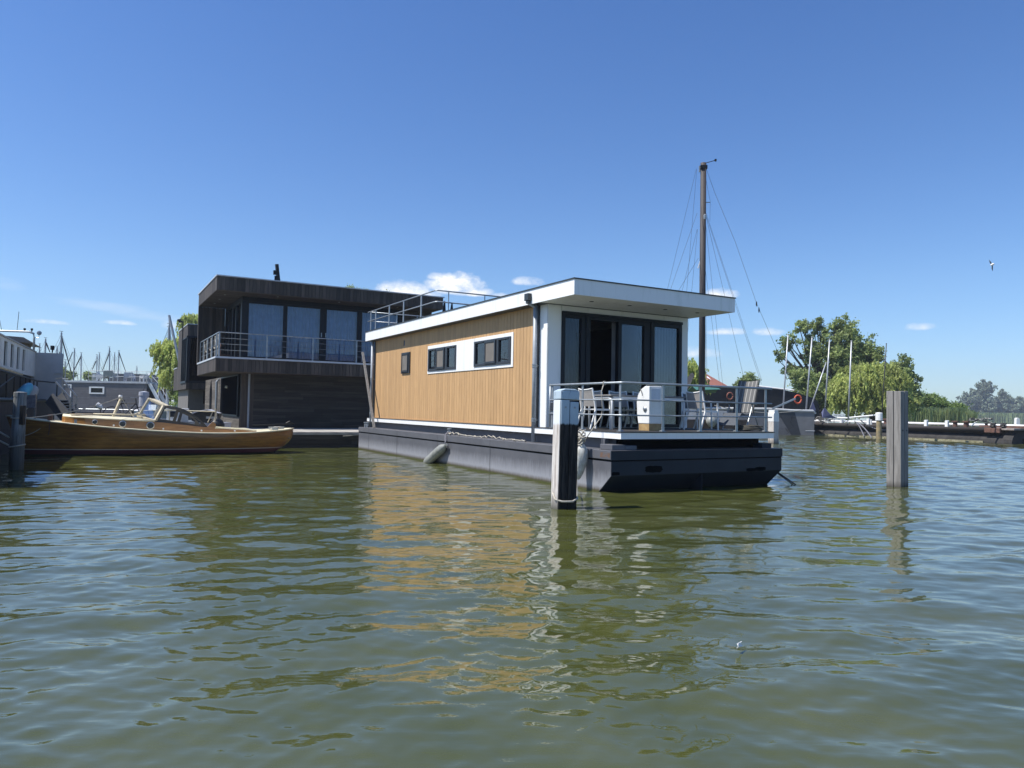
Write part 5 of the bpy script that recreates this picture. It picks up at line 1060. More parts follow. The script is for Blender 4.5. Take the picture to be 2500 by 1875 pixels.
def willow(label, blobs, Y, seed=3, strands=900, size=.22, name='willow_tree', base=.4, m=None, lenf=1.0, tp=None, trunk_r=.35):
    rng = np.random.RandomState(seed); k = Y/F_; bl = [(at(px, py, Y), rx*k, rz*k) for px, py, rx, rz in blobs]
    c0 = at(tp[0], 1000, Y) if tp else bl[0][0]; T = thing(name, label, 'tree', (c0.x, Y, base), 0); O = np.array([c0.x, Y, base]); P = []; heads = []; TN = []
    tot = sum(rx*rz for _, rx, rz in bl)
    for c, rx, rz in bl:
        ns = int(strands*rx*rz/tot)
        for i in range(max(6, ns//9)):            # tufts of hanging shoots
            u = rng.randn(3); u /= np.linalg.norm(u); u[2] = abs(u[2])*1.1-.35; r_ = .62+.46*rng.rand()
            h0 = np.array(c)+u*r_*np.array([rx, rx*.8, rz]); tn = rng.rand(); L0 = (.3+.95*rng.rand())*rz*lenf; heads.append(h0) if i % 6 == 0 else None
            for j in range(9):
                s0 = h0+rng.randn(3)*np.array([.24, .24, .16])*Y/65; L_ = L0*(.5+.7*rng.rand()); nn = int(L_/(size*.5))+2; t = np.arange(nn)/nn
                w_ = np.array([u[0], u[1], 0])*.22*rx+rng.randn(3)*np.array([.12, .12, 0])
                path = s0+np.outer(np.sin(t*1.57), w_)+np.outer(t**1.15, [0, 0, -L_])+np.cumsum(rng.randn(nn, 3)*.012*np.array([1, 1, 0]), 0)*Y/60
                P.append(path+rng.randn(nn, 3)*.035*np.array([1, 1, .5])*Y/60); TN += [tn]*nn
    P = np.vstack(P); kp = P[:, 2] > base+.05; P = P[kp]; TN = np.array(TN)[kp]
    np_obj('crown', leaf_mesh(P, size, rng, .72, asp=2.4)-O, m or WILLOWM, T, np.clip(TN*.75+.25*rng.rand(len(TN)), 0, 1))
    tk = MB(); top = Vector(bl[0][0])-Vector(O); tk.tube([(0, 0, -.5), (0, 0, top.z*.4), (top.x*.5, 0, top.z*.8)], [trunk_r, trunk_r*.8, trunk_r*.4], 8)
    for h in heads: q = Vector(h)-Vector(O); tk.tube([(0, 0, max(.3, top.z*.35)), Vector((0, 0, top.z*.4)).lerp(q, .5)+Vector((0, 0, .3)), q], [trunk_r*.4, trunk_r*.22, .03], 5)
    tk.build('trunk', BARK, T); return T
# right-hand shore
tree('big spreading broadleaf tree on the shore, its left side open and sparse',
     [(2040, 860, 62, 66), (2095, 855, 48, 55), (2118, 875, 26, 36), (2000, 800, 22, 24), (1965, 800, 22, 22), (1925, 835, 24, 22), (1905, 868, 18, 16), (1935, 900, 24, 18), (2060, 800, 34, 22), (2070, 920, 55, 45), (1985, 870, 26, 26), (1975, 840, 20, 20)], 82, TREEM, n=26000, size=.27, seed=5, trunk_px=(2000, 1010), limbs=5, trunk_r=.42, clump=34)
tree('bushy green tree low in front of the big tree\'s open left side', [(1985, 950, 46, 38), (1950, 925, 22, 26), (2020, 970, 34, 34), (1960, 985, 34, 28)], 78, TREEM, n=15000, size=.25, seed=6, trunk_px=(1985, 1015), limbs=3)
willow('large yellow-green weeping willow on the right shore', [(2110, 925, 62, 50), (2165, 920, 42, 45), (2080, 960, 40, 42), (2135, 965, 70, 42), (2180, 965, 32, 38)], 72, seed=4, strands=3600, size=.135, tp=(2130, 0))
tree('dark green tree rising behind the weeping willow\'s right side', [(2205, 900, 26, 28), (2215, 935, 28, 34), (2145, 865, 16, 18), (2220, 975, 30, 40)], 80, TREEM, n=9000, size=.25, seed=8, trunk_px=(2205, 1015), limbs=4)
for (bl_, Y, sd, lab) in (([(2250, 985, 38, 24), (2290, 990, 30, 18)], 88, 11, 'bright green bush just right of the lone square post'), ([(2320, 995, 32, 12), (2280, 975, 16, 14), (2340, 1000, 20, 9)], 95, 12, 'low green bush tapering towards the open lake')):
    tree(lab, bl_, Y, BUSHM, name='bush', n=6500, size=.24, seed=sd, cat='bush', limbs=3, trunk_r=.12, trunk_px=(bl_[0][0], 1012))
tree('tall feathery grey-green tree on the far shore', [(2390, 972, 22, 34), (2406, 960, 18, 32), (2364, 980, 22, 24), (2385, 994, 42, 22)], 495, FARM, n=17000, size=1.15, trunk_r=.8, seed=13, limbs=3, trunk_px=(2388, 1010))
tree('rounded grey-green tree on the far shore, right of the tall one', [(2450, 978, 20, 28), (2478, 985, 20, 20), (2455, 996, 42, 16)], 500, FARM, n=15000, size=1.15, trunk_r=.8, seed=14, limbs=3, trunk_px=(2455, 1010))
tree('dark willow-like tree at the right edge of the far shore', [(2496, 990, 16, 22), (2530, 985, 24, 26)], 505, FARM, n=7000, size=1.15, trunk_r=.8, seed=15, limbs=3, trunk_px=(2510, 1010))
# reeds: one mass nobody could count
def reeds(name, label, x0, x1, h, Y0, Y1, n, seed, wid=.05):
    rng = np.random.RandomState(seed); px = x0+(x1-x0)*rng.rand(n); Yv = Y0+(Y1-Y0)*rng.rand(n)**1.3; X = (px-1250)/F_*Yv; H_ = h*(.7+.45*rng.rand(n))*(1-.35*np.clip((px-x0)/(x1-x0)-.85, 0, 1)*6*.5)
    ln_ = rng.randn(n)*.16+.12; w2 = wid*(.7+.8*rng.rand(n)); an = rng.rand(n)*3.14; dx = np.cos(an)*w2; dy = np.sin(an)*w2
    b0 = np.stack([X-dx, Yv-dy, np.full(n, .05)], 1); b1 = np.stack([X+dx, Yv+dy, np.full(n, .05)], 1); t0 = np.stack([X+ln_*H_*.6+dx*.2, Yv, H_], 1); t1 = np.stack([X+ln_*H_*.5-dx*.3, Yv, H_*.96], 1)
    o = np_obj(name, np.stack([b0, b1, t0, t1], 1).reshape(-1, 3), REEDM); tag(o, label, 'reeds', None, 'stuff')
reeds('reed_bed', 'dense green reed bed along the shore right of the willow', 2150, 2378, 2.45, 84, 92, 16000, 21, .06)
reeds('far_reeds', 'pale band of reeds along the far shore', 2340, 2700, 4.6, 470, 486, 16000, 22, .32)
tag(MB().box(20, 62, 79, 99, -.5, .30).build('shore', mat('shore_earth', (.06, .06, .03), .95)), kind='structure')
tag(MB().box(285, 520, 472, 640, -.5, .35).build('far_shore', mat('shore_earth', (.06, .06, .03), .95)), kind='structure')
# left-hand trees
willow('feathery yellow-green willow between the marina masts and the left dark house', [(432, 850, 42, 40), (400, 860, 22, 26), (440, 905, 40, 45), (455, 950, 26, 30)], 60, seed=31, strands=1500, size=.11, tp=(440, 0), lenf=.9)
willow('second willow crown rising above the left dark house\'s roof', [(474, 790, 26, 24), (500, 800, 24, 24)], 75, seed=33, strands=650, size=.13, tp=(490, 0), lenf=.9)
tree('tree whose thin top shows over the dark house\'s roof near the clouds', [(862, 712, 18, 16), (885, 722, 26, 16), (935, 726, 26, 12), (880, 775, 60, 46)], 68, WILLOWM, n=9000, size=.16, seed=35, trunk_px=(890, 1000), limbs=3, droop=.5)
tree('dark rounded tree among the masts beside the barge', [(150, 912, 18, 14), (166, 918, 16, 10)], 130, TREEM, n=2600, size=.34, seed=36, trunk_px=(158, 980), limbs=3)
tree('dark hedge-like tree behind the left end of the roof terrace', [(215, 918, 10, 8), (228, 920, 14, 7)], 130, TREEM, n=1600, size=.34, seed=37, trunk_px=(222, 980), limbs=2)
tree('leafy bush below the left dark house\'s overhang', [(455, 975, 26, 26), (440, 960, 16, 18)], 50, BUSHM, name='bush', n=4500, size=.13, seed=38, cat='bush', limbs=3, trunk_r=.1, trunk_px=(455, 1000))
willow('willow seen between the larch-clad house and the dark mast', [(1672, 905, 34, 36), (1690, 925, 26, 30)], 58, seed=39, strands=800, size=.11, tp=(1685, 0), lenf=1.0)
tree('round green treetop above the recliner', [(1828, 930, 24, 15), (1812, 940, 18, 12)], 110, TREEM, n=3600, size=.28, seed=40, trunk_px=(1828, 1005), limbs=3)

# ================================================================ right background: ships, house, jetty
hs = thing('brick_house', 'house with red-brown tiled roof and skylights behind the sailing ship', 'house', at(1720, 960, 120), .0); hs.location.z = 0
hk_ = 120/F_
def hq(px, py): v = at(px, py, 120)-hs.location; return v
rfm = mat('red_roof_tiles', (.27, .105, .07), .8, c2=(.20, .07, .05), scale=6)
a_, b_, c_, d_ = hq(1680, 900), hq(1739, 909), hq(1780, 944), hq(1650, 936)
MB().add([a_+Vector((0, 4, 0)), b_+Vector((0, 4, 0)), c_, d_, a_+Vector((0, 5, -.2)), b_+Vector((0, 5, -.2)), c_+Vector((0, 9, 0)), d_+Vector((0, 9, 0))], [(0, 1, 2, 3), (4, 5, 6, 7), (0, 1, 5, 4), (1, 2, 6, 5), (3, 0, 4, 7)]).build('roof', rfm, hs)
for px, py in ((1736, 921), (1743, 923), (1750, 925), (1757, 928)):
    q0 = hq(px, py); MB().add([q0+Vector((-.16, 2.7, .25)), q0+Vector((.16, 2.7, .25)), q0+Vector((.55, 1.6, -.4)), q0+Vector((.22, 1.6, -.4))], [(0, 1, 2, 3)]).build('skylight', WHITEP, hs)
q0, q1 = hq(1660, 938), hq(1779, 946); MB().box(q0.x, q1.x-.5, .3, 8, .3, q0.z-.05).build('wall', mat('pale_render', (.55, .54, .50), .8), hs)
for px in (1726, 1738, 1752, 1768): q = hq(px, 943); MB().box(q.x-.22, q.x+.22, .25, .299, q.z-.35, q.z+.2).build('window', mat('house_glass', (.10, .14, .13), .15), hs)
cw_ = thing('harbour_crane', 'small dark pole structure on the skyline right of the red roof', 'pole', (at(1783, 950, 118).x, 118, 0), 0)
MB().tube([(0, 0, 0), (0, 0, 5.4)], .12, 5).build('pole', BLACKP, cw_); MB().box(-.3, .35, -.2, .2, 4.9, 5.8).build('head', BLACKP, cw_)
# tall sailing ship
SO = at(1712, 1000, 36); SO.z = 0
SH_ = thing('sailing_ship', 'traditional sailing ship with a very tall dark wooden mast and fan of rigging', 'sailing ship', SO, 0)
mtop = at(1711, 398, 36).z
DM = mat('dark_mast_wood', (.050, .042, .040), .7, c2=(.032, .027, .026), scale=2, stretch=(3, 3, .2))
MB().tube([(.02, 0, .3), (0, 0, mtop)], .165, 10, r2=.145).build('mast', DM, SH_, smooth=True)
MB().box(-.165, .165, -.16, .16, mtop-.30, mtop-.14).build('mast_band', BLACKP, SH_); MB().box(-.22, -.16, -.05, .05, mtop-.45, mtop-.15).box(.15, .19, -.05, .05, mtop-.3, mtop-.1).build('mast_fittings', GALV, SH_)
MB().tube([(.1, 0, mtop), (.55, 0, mtop+.14)], .018, 4).lathe([(.05, mtop+.1), (.06, mtop+.2), (.01, mtop+.22)], 6, (.6, 0)).build('wind_vane', BLACKP, SH_)
def rp2(px, py): return at(px, py, 36)-SO
m_ = MB(); m_.tube([(.15, 0, rp2(1716, 494).z), rp2(1734, 494)], .02, 4).lathe([(.06, rp2(0, 502).z-.1), (.08, rp2(0, 502).z+.1), (.02, rp2(0, 502).z+.16)], 6, (.05, -.2)).build('spreader', GALV, SH_)
m_ = MB()
for (x0, y0), (x1, y1), dy in (((1700, 412), (1636, 708), 1.5), ((1701, 412), (1667, 714), -1.5), ((1702, 520), (1641, 705), 1), ((1702, 560), (1672, 712), 2), ((1703, 560), (1684, 714), -1), ((1719, 415), (1734, 492), 0), ((1734, 492), (1733, 540), 0),
     ((1720, 512), (1838, 916), 1.5), ((1721, 512), (1831, 920), -1.5), ((1722, 520), (1859, 938), 0), ((1720, 520), (1793, 936), 2), ((1720, 560), (1738, 905), 1), ((1720, 640), (1740, 905), -1), ((1719, 515), (1730, 930), .5), ((1705, 630), (1713, 617), -.3)):
    p, q = rp2(x0, y0), rp2(x1, y1)
    if y1 > 600: q = p+(q-p)*(1.0+(930-min(930, y1))/(y1-y0)*1.15); q.z = max(q.z, .9)
    m_.tube([p, (p+q)/2+Vector((0, dy*.5, 0)), q+Vector((0, dy, 0))], .0075, 3)
p, q = rp2(1722, 405), rp2(1938, 948); m_.tube([p, rp2(1745, 470), rp2(1795, 590), rp2(1847, 740), q], .009, 3); m_.build('rigging', mat('rigging_wire', (.10, .11, .12), .6), SH_)
for px, py in ((1847, 742), (1853, 757)): v = rp2(px, py); MB().lathe([(.02, v.z-.12), (.04, v.z), (.02, v.z+.12)], 5, (v.x, v.y)).build('rigging_block', BLACKP, SH_)
MB().beam(rp2(1716, 618), rp2(1704, 655), .05, .05).build('halyard_pole', WHITEP, SH_)
# furled dark sail
fs_ = MB(); rows = []
for i in range(9):
    s_ = i/8; v = rp2(1694-46*s_, 915+62*s_); wd = .12+.42*s_; rows.append([(v.x+wd*.5*math.cos(a_)*(1+.25*math.sin(5*a_+i)), .3+.3*math.sin(a_)*(1+.3*s_), v.z+wd*math.sin(a_+.6)*(1+.15*math.sin(4*a_+i*2))-.3*s_) for a_ in [2*math.pi*j/14 for j in range(14)]])
fs_.grid(rows, closed=True).build('furled_sail', mat('black_sailcloth', (.020, .020, .022), .7, bump=.5), SH_, smooth=True)
MB().prism([(-6.2, .25), (1.5, .25), (1.9, 1.30), (-7.0, 1.25)], 'y', -1.2, 2.2).build('hull', RUSTD, SH_)
MB().prism([(-1.2, 1.26), (.95, 1.3), (.95, 1.72), (-1.2, 1.78)], 'y', -1.1, 1.4).build('deckhouse', mat('light_grey_paint', (.42, .43, .44), .5), SH_)
gt_ = thing('tarpaulin', 'green tarpaulin stretched over the boom beside the dark mast', 'tarpaulin', SO+Vector((.0, 2.6, 0)), 0)
v0 = rp2(1722, 944); v1 = rp2(1790, 949); MB().add([(v0.x, 0, v0.z+.1), (v1.x, 0, v1.z+.1), (v1.x+.3, 1.6, v1.z-.1), (v0.x, 1.6, v0.z-.2), (v0.x, -.9, v0.z-.12), (v1.x, -.5, v1.z+.02)], [(0, 1, 2, 3), (0, 1, 5, 4)]).build('sheet', mat('green_tarp', (.05, .16, .13), .6), gt_, thick=.02)
wb = thing('ball_fender', 'white ball fender hanging against the grey hull behind the armchair', 'fender', at(1737, 1028, 34.6), 0)
MB().lathe([(.02, -.30), (.13, -.26), (.25, -.08), (.26, .05), (.18, .2), (.06, .27), (.03, .33)], 14).build('body', FEND, wb, smooth=True); MB().tube([(0, 0, .3), (-.03, .1, .9)], .015, 5).build('lanyard', ROPE, wb)
# long dark barge with lifebuoys
DB = thing('dark_barge', 'long black barge with a pale edge line and orange lifebuoys', 'barge', (at(1848, 1000, 66).x, 66, 0), -.0)
def dq(px, py, Y=66): return at(px, py, Y)-DB.location
P_ = [dq(1700, 946), dq(1848, 943), dq(1905, 950), dq(1950, 960), dq(1992, 974), dq(2000, 990), dq(2002, 1022), dq(1700, 1022)]
MB().prism([(p.x, p.z) for p in P_], 'y', 0, 5).build('hull', BLACKP, DB)
MB().tube([dq(1845, 942)+Vector((0, -.05, 0)), dq(1905, 949)+Vector((0, -.05, 0)), dq(1938, 953)+Vector((0, -.05, 0))], .07, 5).build('edge_line', WHITEP, DB)
def lifebuoy(px, py, Y, lab):
    v = at(px, py, Y); t = thing('lifebuoy', lab, 'lifebuoy', v, 0, 'orange lifebuoys on the dark barge')
    ORG = mat('faded_orange', (.55, .10, .045), .6) if px > 1900 else mat('dull_orange', (.22, .075, .05), .7)
    MB().tube([(.30*math.cos(k*.3927), 0, .36*math.sin(k*.3927)) for k in range(17)], .075, 8).build('ring', ORG, t, smooth=True); return t
lifebuoy(1948, 975, 65.7, 'bright orange lifebuoy on the black barge beside the second thin mast'); lifebuoy(1782, 967, 65.7, 'dull orange lifebuoy seen through the deck rail left of the recliner').scale = (.85, 1, .85)
MB().box(dq(1958, 0).x, dq(1965.5, 0).x, -.04, -.001, dq(0, 974).z, dq(0, 968).z).build('red_plate', mat('red_plate', (.4, .07, .05), .6), DB); MB().box(dq(1985, 0).x, dq(1996, 0).x, -.04, -.001, dq(0, 975).z, dq(0, 971).z).build('pale_plate', GALV, DB)
# grey ship with pale rail
GO2 = (at(1993, 1063, 57).x, 57.4, 0)
GS = thing('grey_ship', 'grey-hulled ship with a pale rail and square bow, moored behind the white-topped post', 'ship', GO2, 0)
def sq(px, py, Y=57.4): return at(px, py, Y)-GS.location
GHM = mat('grey_ship_hull', (.20, .20, .205), .6, c2=(.16, .16, .165), scale=1.5)
m_ = MB(); zt_ = sq(1960, 1004).z
z = 0
while z < zt_-.05: m_.box(-13, -1.6, -.03, .0, z, min(z+.19, zt_)-.012, rnd(0, 1)); z += .19
m_.build('hull_plating', mat('grey_ship_planks', (.15, .15, .16), .6, tone=.3), GS)
MB().prism([(-1.58, -.5), (-.05, -.5), (.0, zt_-.05), (-1.95, zt_-.05)], 'y', -.06, 3.5).box(-13, -1.59, .001, 3.5, -.5, zt_-.02).build('bow_block', GHM, GS)
MB().prism([(-1.75, -.1), (-1.05, -.1), (-1.55, zt_-.10), (-2.9, zt_-.10)], 'y', -.07, -.061).build('bow_shadow_strip', mat('dark_grey_shadow', (.045, .048, .055), .6), GS)  # shadow of the bow end, painted as a slanted dark strip
MB().prism([(-.7, .33), (.02, .33), (.02, .37), (-.7, .37)], 'y', -.075, -.061).build('waterline_mark', WHITEP, GS)
MB().tube([(-13, -.02, zt_+.06), (-3.5, -.02, zt_+.12), (-1.8, -.02, zt_+.03), (-.12, -.02, zt_+.03), (.0, -.02, zt_-.08)], .11, 8).build('rail', mat('pale_grey_rail', (.45, .46, .46), .5), GS, smooth=True)
tag(MB().tube([(at(px, py, 57.1)) for px, py in ((1935, 1018), (1930, 1030), (1937, 1040), (1925, 1050), (1918, 1047), (1926, 1056), (1920, 1060))], .016, 5).tube([(at(px, py, 57.1)) for px, py in ((1932, 1016), (1940, 1020), (1934, 1024), (1931, 1018))], .016, 5).build('hanging_rope', BLACKP), 'dark tangled rope hanging down the grey ship\'s side', 'rope')
# anchor-bow beam pointing right
tag(MB().beam(at(1886, 998, 55), at(1942, 973, 55), .12, .12).build('bow_spar', GALV), 'pale spar rising from the grey ship towards the orange lifebuoy', 'spar')
# thin bare masts of moored dinghies
MASTW = mat('pale_alloy', (.50, .52, .54), .4, .3)
MG = 'thin bare masts in front of the shore trees'
for (x0, y0), (x1, y1), Y, r, mm, lab in (((1924, 817), (1911.6, 999), 59, .065, MASTW, 'leftmost slim pale mast, standing over the grey ship'), ((1982.6, 823.6), (1967.7, 1003), 59, .07, MASTW, 'slim pale mast at the grey ship\'s bow, beside the bright lifebuoy'),
    ((2016.5, 886.6), (1976.5, 1003), 59.5, .06, MASTW, 'pale spar leaning left to right between two upright masts'), ((2025.4, 828.9), (2014.6, 994), 54, .06, MASTW, 'slim pale mast with a blue sail cloth at its foot'),
    ((2078.8, 832.7), (2070.8, 1027), 52, .06, MASTW, 'slim pale mast standing on the jetty before the willow'), ((2164, 839.6), (2153, 1012.5), 52, .042, SPAR, 'slim black mast before the willow\'s right side')):
    tag(MB().tube([at(x1, y1, Y), at(x0, y0, Y)], r, 8, r2=r*.75).tube([at(x0, y0, Y), at(x0, y0-1.5, Y)], r*1.1, 6).build('bare_mast', mm, smooth=True), lab, 'mast', MG)
bs = thing('sail_cloth', 'blue-grey sail cloth gathered at the foot of a mast on the jetty', 'sail', at(2012, 1010, 53.5), 0)
MB().add([(0, 0, .42), (.08, .1, .45), (.45, 0, -.05), (1.0, .1, -.32), (-.12, 0, -.30), (-.1, .2, .1)], [(0, 1, 2), (0, 2, 4), (2, 3, 4), (1, 5, 4, 0)]).build('cloth', mat('blue_grey_cloth', (.10, .11, .20), .8), bs, thick=.03)
b2_ = thing('sail_cloth', 'small blue-grey cloth between the leaning spar and the mast over the ship\'s bow', 'sail', at(1984, 996, 59), 0)
MB().add([(-.25, 0, -.2), (.28, 0, -.2), (.02, 0, .55), (0, .12, -.2)], [(0, 1, 2), (1, 3, 2), (3, 0, 2)]).build('cloth', mat('blue_grey_cloth', (.1, .11, .2)), b2_)
# long jetty of old pontoons
JA = Vector((31.3, 46.0, 0)); JB = Vector((24.3, 59.0, 0)); jd = (JB-JA); jl = jd.length; jr = math.atan2(jd.y, jd.x)
JX = thing('pontoon_jetty', 'long rusty pontoon jetty with a thick pale edge beam, running out into the lake', 'jetty', JA, jr)
# local: +x towards the far-left end, -y... is the lake side facing the viewer when rotated; near side = +y
def jl_(px, py, z): 
    v = onz(px, py, z)-JA; c, s = math.cos(-jr), math.sin(-jr); return (v.x*c-v.y*s, v.x*s+v.y*c)
JW = 3.4
MB().box(-.2, jl+6, -JW, .0, .86, .98).build('deck', mat('bleached_deck', (.34, .31, .28), .85, c2=(.20, .16, .14), scale=2, lo=.4, hi=.6), JX)
MB().tube([(-.3+1.2, .02, .86), (jl+6, .02, .86)], .17, 10).build('edge_beam', mat('tarred_beam', (.038, .033, .031), .85, c2=(.035, .03, .028), scale=1.5), JX, smooth=True)
MB().box(.1, jl+6, -JW+.1, -.3, .3, .86).build('under_frame', RUSTD, JX)
for y in (-.55, -JW+.6):
    MB().tube([(-.1, y, .02), (jl+6, y, .02)], .62, 16).build('float_tube', mat('concrete_tube', (.045, .042, .04), .9, c2=(.022, .021, .02), scale=2), JX, smooth=False)
MB().box(1.6, jl+6, .0, .16, -.2, .12).build('mussel_ledge', mat('shell_crust', (.34, .32, .22), .95, c2=(.12, .11, .05), scale=9, bump=.8), JX)
m_ = MB()
for i in range(9): m_.prism([(-.5, .45), (.0, .80), (-.5, .80)], 'x', 1.5+i*1.9, 1.56+i*1.9)
m_.build('brackets', RUSTD, JX)
MB().box(.55, 1.5, -.06, .20, .66, .98).build('rusty_shoe', RUST, JX, bevel=.03); MB().box(-4.5, 2.4, -1.1, -.9, .99, 1.12).build('rusty_channel', RUST, JX)
MB().tube([(-.5, -JW+.2, 1.12), (jl+5, -JW+.2, 1.12)], .08, 8).build('rear_pipe', WHITEP, JX)
MB().box(-16, .0, -JW-1.4, -JW+.3, .80, 1.02).tube([(-16, -JW-.2, 1.14), (0, -JW-.2, 1.14)], .08, 6).build('outer_arm', mat('tarred_beam', (.038, .033, .031), .85), JX)
def jpos(px, py, z=.98): v = onz(px, py, z); return v
for k, (px, py, lab) in enumerate(((2261, 1038, 'nearer the lone square post'), (2312, 1039, 'next to the twin rusty bollards'), (2172, 1037, 'beside the rusty bollard left of the square post'), (2054, 1037, 'right of the slatted bench'), (2120, 1035, 'left of the round pile'))):
    v = at(px, py, (57 if px < 2100 else 53 if px < 2200 else 49.8 if px < 2300 else 48.4)); t = thing('white_stub_post', 'short white-painted stub post on the jetty, '+lab, 'post', (v.x, v.y, .98), jr, 'short white stub posts along the jetty')
    MB().box(-.09, .09, -.09, .09, 0, .38).prism([(-.09, .38), (.09, .38), (.05, .42), (-.05, .42)], 'y', -.09, .09).build('post', WHITEP, t)
for k, (px, Y, s, lab) in enumerate(((2332, 47.9, 1, 'rusty mooring bollard, left of the twin pair on a common plate'), (2358, 47.2, 1, 'rusty mooring bollard, right of the twin pair on a common plate'), (2425, 45.6, .8, 'dark bollard wound with black rope, left of the end pair'), (2450, 45.3, .8, 'dark bollard wound with rope at the jetty\'s end'), (2163, 54.5, 1.1, 'rust-brown bollard left of the lone square post'), (2408, 49.5, .7, 'small dark bollard at the jetty\'s rear edge'), (2362, 50.5, .7, 'small dark bollard behind the twin pair'))):
    v = at(px, 1035, Y); t = thing('mooring_bollard', lab, 'bollard', (v.x, Y, .99), 0, 'rusty bollards on the jetty')
    MB().lathe([(.14*s, 0), (.13*s, .30*s), (.22*s, .32*s), (.22*s, .38*s), (.1*s, .39*s)], 12).build('drum', RUST if k < 2 or k == 4 else RUSTD, t)
    if s == .8: MB().tube([(.17*math.cos(a_*.6), .17*math.sin(a_*.6), .05+.01*a_) for a_ in range(20)], .03, 5).build('rope_turns', BLACK, t)
bn = thing('slatted_crate', 'pale crate of horizontal slats standing on the jetty in front of the willow', 'crate', at(2048, 1016, 56), 0); bn.location.z = .98
for i in range(4): MB().box(-.42, .42, -.03, .0, .28+.115*i, .28+.115*i+.085).build('slat', WHITEP, bn)
for x in (-.38, .36): MB().box(x, x+.04, .001, .04, 0, .72).build('leg', GREYWOOD, bn)
rj = thing('white_pipe_rail', 'low white pipe rail and clutter on the jetty left of the round pile', 'rail', (0, 0, 0), 0)
MB().tube([at(2016, 1019, 57), at(2075, 1021, 55)], .06, 6).build('pipe', WHITEP, rj); MB().tube([at(2070, 1020, 54.5), at(2138, 1013.5, 52.4)], .06, 6).build('pipe', WHITEP, rj); MB().tube([at(2075, 1023, 54.3), at(2120, 1027, 53)], .035, 6).build('pipe', GALV, rj)
for px, Y in ((2021, 57), (2119, 53), (2127, 52.8)): v = at(px, 1016, Y); MB().box(v.x-.04, v.x+.04, Y-.04, Y+.04, .98, 1.35).build('support', WHITEP, rj)
for k, (a_, b_, sg, lab) in enumerate((((2086, 1029, 54), (2128, 1069, 49), -.2, 'double grey mooring line running from jetty down to the water beside the round pile'), ((2094, 1020, 54), (2200, 1040, 51), .55, 'grey mooring line hanging in a wide curve past the round pile'))):
    p, q = at(*a_), at(*b_); mb = MB().tube(rope_pts(p, q, sg, 14), .04, 5)
    if k == 0: mb.tube(rope_pts(p+Vector((.1, 0, 0)), q+Vector((-.5, 0, .1)), -.1, 10), .03, 5)
    tag(mb.build('mooring_line', mat('grey_rope', (.2, .2, .22))), lab, 'rope')
rng_ = random.Random(4); mb = MB()
for i in range(9): v = at(1996+4.2*i, 1024+rng_.uniform(-3, 5), 58); mb.tube([v+Vector((rng_.uniform(-.3, .3), 0, rng_.uniform(-.12, .16))) for _ in range(6)], .035, 4)
tag(mb.build('deck_clutter', mat('clutter', (.10, .09, .08), .9, c2=(.35, .33, .3), scale=5)), 'heap of ropes and gear at the far end of the jetty', 'gear', None, 'stuff')
mb = MB()
for i in range(10): v = at(2372+5*i, 1027+rng_.uniform(-3, 4), 46.5); mb.tube([v+Vector((rng_.uniform(-.25, .25), 0, rng_.uniform(-.08, .10))) for _ in range(5)], .035, 4)
tag(mb.build('rope_heap', mat('pale_rope', (.42, .40, .36), .9, c2=(.06, .055, .05), scale=5, lo=.45, hi=.55)), 'heap of pale and dark rope between the bollards at the jetty\'s end', 'rope', None, 'stuff')
tag(MB().tube([at(2371, 1040, 46.6), at(2384, 1029, 46.6)], .04, 5).build('short_pole', WHITEP), 'short white stick leaning on the rope heap', 'stick')
fp_ = at(2483, 1025, 60); wp2 = thing('channel_post', 'small white-topped post in the lake beyond the jetty\'s end', 'post', (fp_.x, 60, 0), 0)
MB().lathe([(.16, -.5), (.16, .95)], 10).build('pile', BLACKP, wp2); MB().prism([(-.16, .95), (.16, .95), (.13, 1.6), (-.02, 1.66), (-.13, 1.6)], 'y', -.14, .14).build('head', WHITEP, wp2)
# lines crossing behind the deck's right corner
tag(MB().tube(rope_pts(at(1745, 990, 37), at(1960, 1000, 56), .3), .02, 4).build('ship_line', ROPE), 'line running from the sailing ship to the grey ship', 'rope')

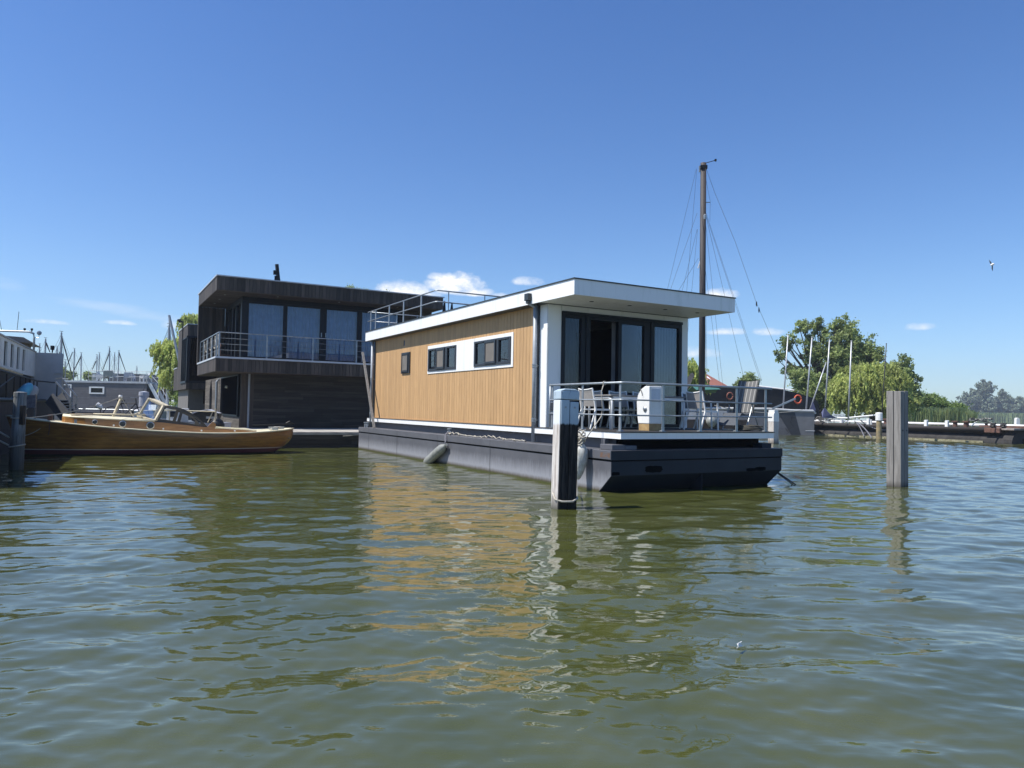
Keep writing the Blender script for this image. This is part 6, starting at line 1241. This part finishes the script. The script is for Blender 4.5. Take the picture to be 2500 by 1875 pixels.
# ---------------------------------------------------------------- gull and floating feather
GL = thing('gull', 'white gull with dark wing tips gliding in the sky at the right', 'bird', at(2422.5, 646.5, 45), 0)
gv = lambda x, y: RIGHT*((x-1010)/1896*80*45/F_) - UP*((y-850)/1659*70*45/F_)
GW = mat('gull_white', (.8, .8, .78), .7); GD = mat('gull_dark', (.025, .03, .045), .7); GG = mat('gull_grey', (.22, .25, .27), .7)
b0, b1 = gv(905, 885), gv(1115, 785); ax = (b1-b0)
MB().tube([b0+ax*t for t in (0, .12, .3, .55, .8, .93, 1)], [.01, .045, .06, .075, .07, .05, .012], 10).build('body', GW, GL, smooth=True)
def wing(pts, m): 
    MB().add([gv(*p) for p in pts], [tuple(range(len(pts)))]).build('wing', m, GL, thick=.012)
wing([(1000, 850), (985, 765), (880, 620), (835, 560), (850, 700), (930, 830)], GG); wing([(1000, 830), (985, 762), (880, 618), (832, 556), (842, 630), (900, 720)], GD)
wing([(985, 880), (1040, 870), (1045, 1030), (1040, 1210), (1000, 1140), (960, 1060)], GG); wing([(1020, 900), (1043, 890), (1046, 1030), (1040, 1215), (1005, 1160), (1000, 1040)], GD)
fv = onz(1805, 1592); fq = thing('floating_feather', 'tiny white feather floating on the water in the lower right', 'feather', fv+Vector((0, 0, .03)), .6)
MB().grid([[(-.035+.07*j/3, (j-1.5)*.012*math.sin(.3+i*.6), .004+.03*i/4) for j in range(4)] for i in range(5)]).build('vane', WHITEP, fq, thick=.004)

# ---------------------------------------------------------------- the air over the lake: distant trees fade a little
hz = MB().box(-420, 620, -30, 700, -1.4, 45).build('haze', bpy.data.materials.new('haze_air'))
hm = hz.data.materials[0]; hm.use_nodes = True; hn = hm.node_tree.nodes; hl2 = hm.node_tree.links; hn.clear()
pv = hn.new('ShaderNodeVolumePrincipled'); pv.inputs['Color'].default_value = (.80, .88, 1, 1); pv.inputs['Density'].default_value = .0004; pv.inputs['Anisotropy'].default_value = .2
ho2 = hn.new('ShaderNodeOutputMaterial'); hl2.new(pv.outputs[0], ho2.inputs['Volume']); tag(hz, 'faint pale haze in the air over the harbour and lake', 'haze', None, 'stuff')
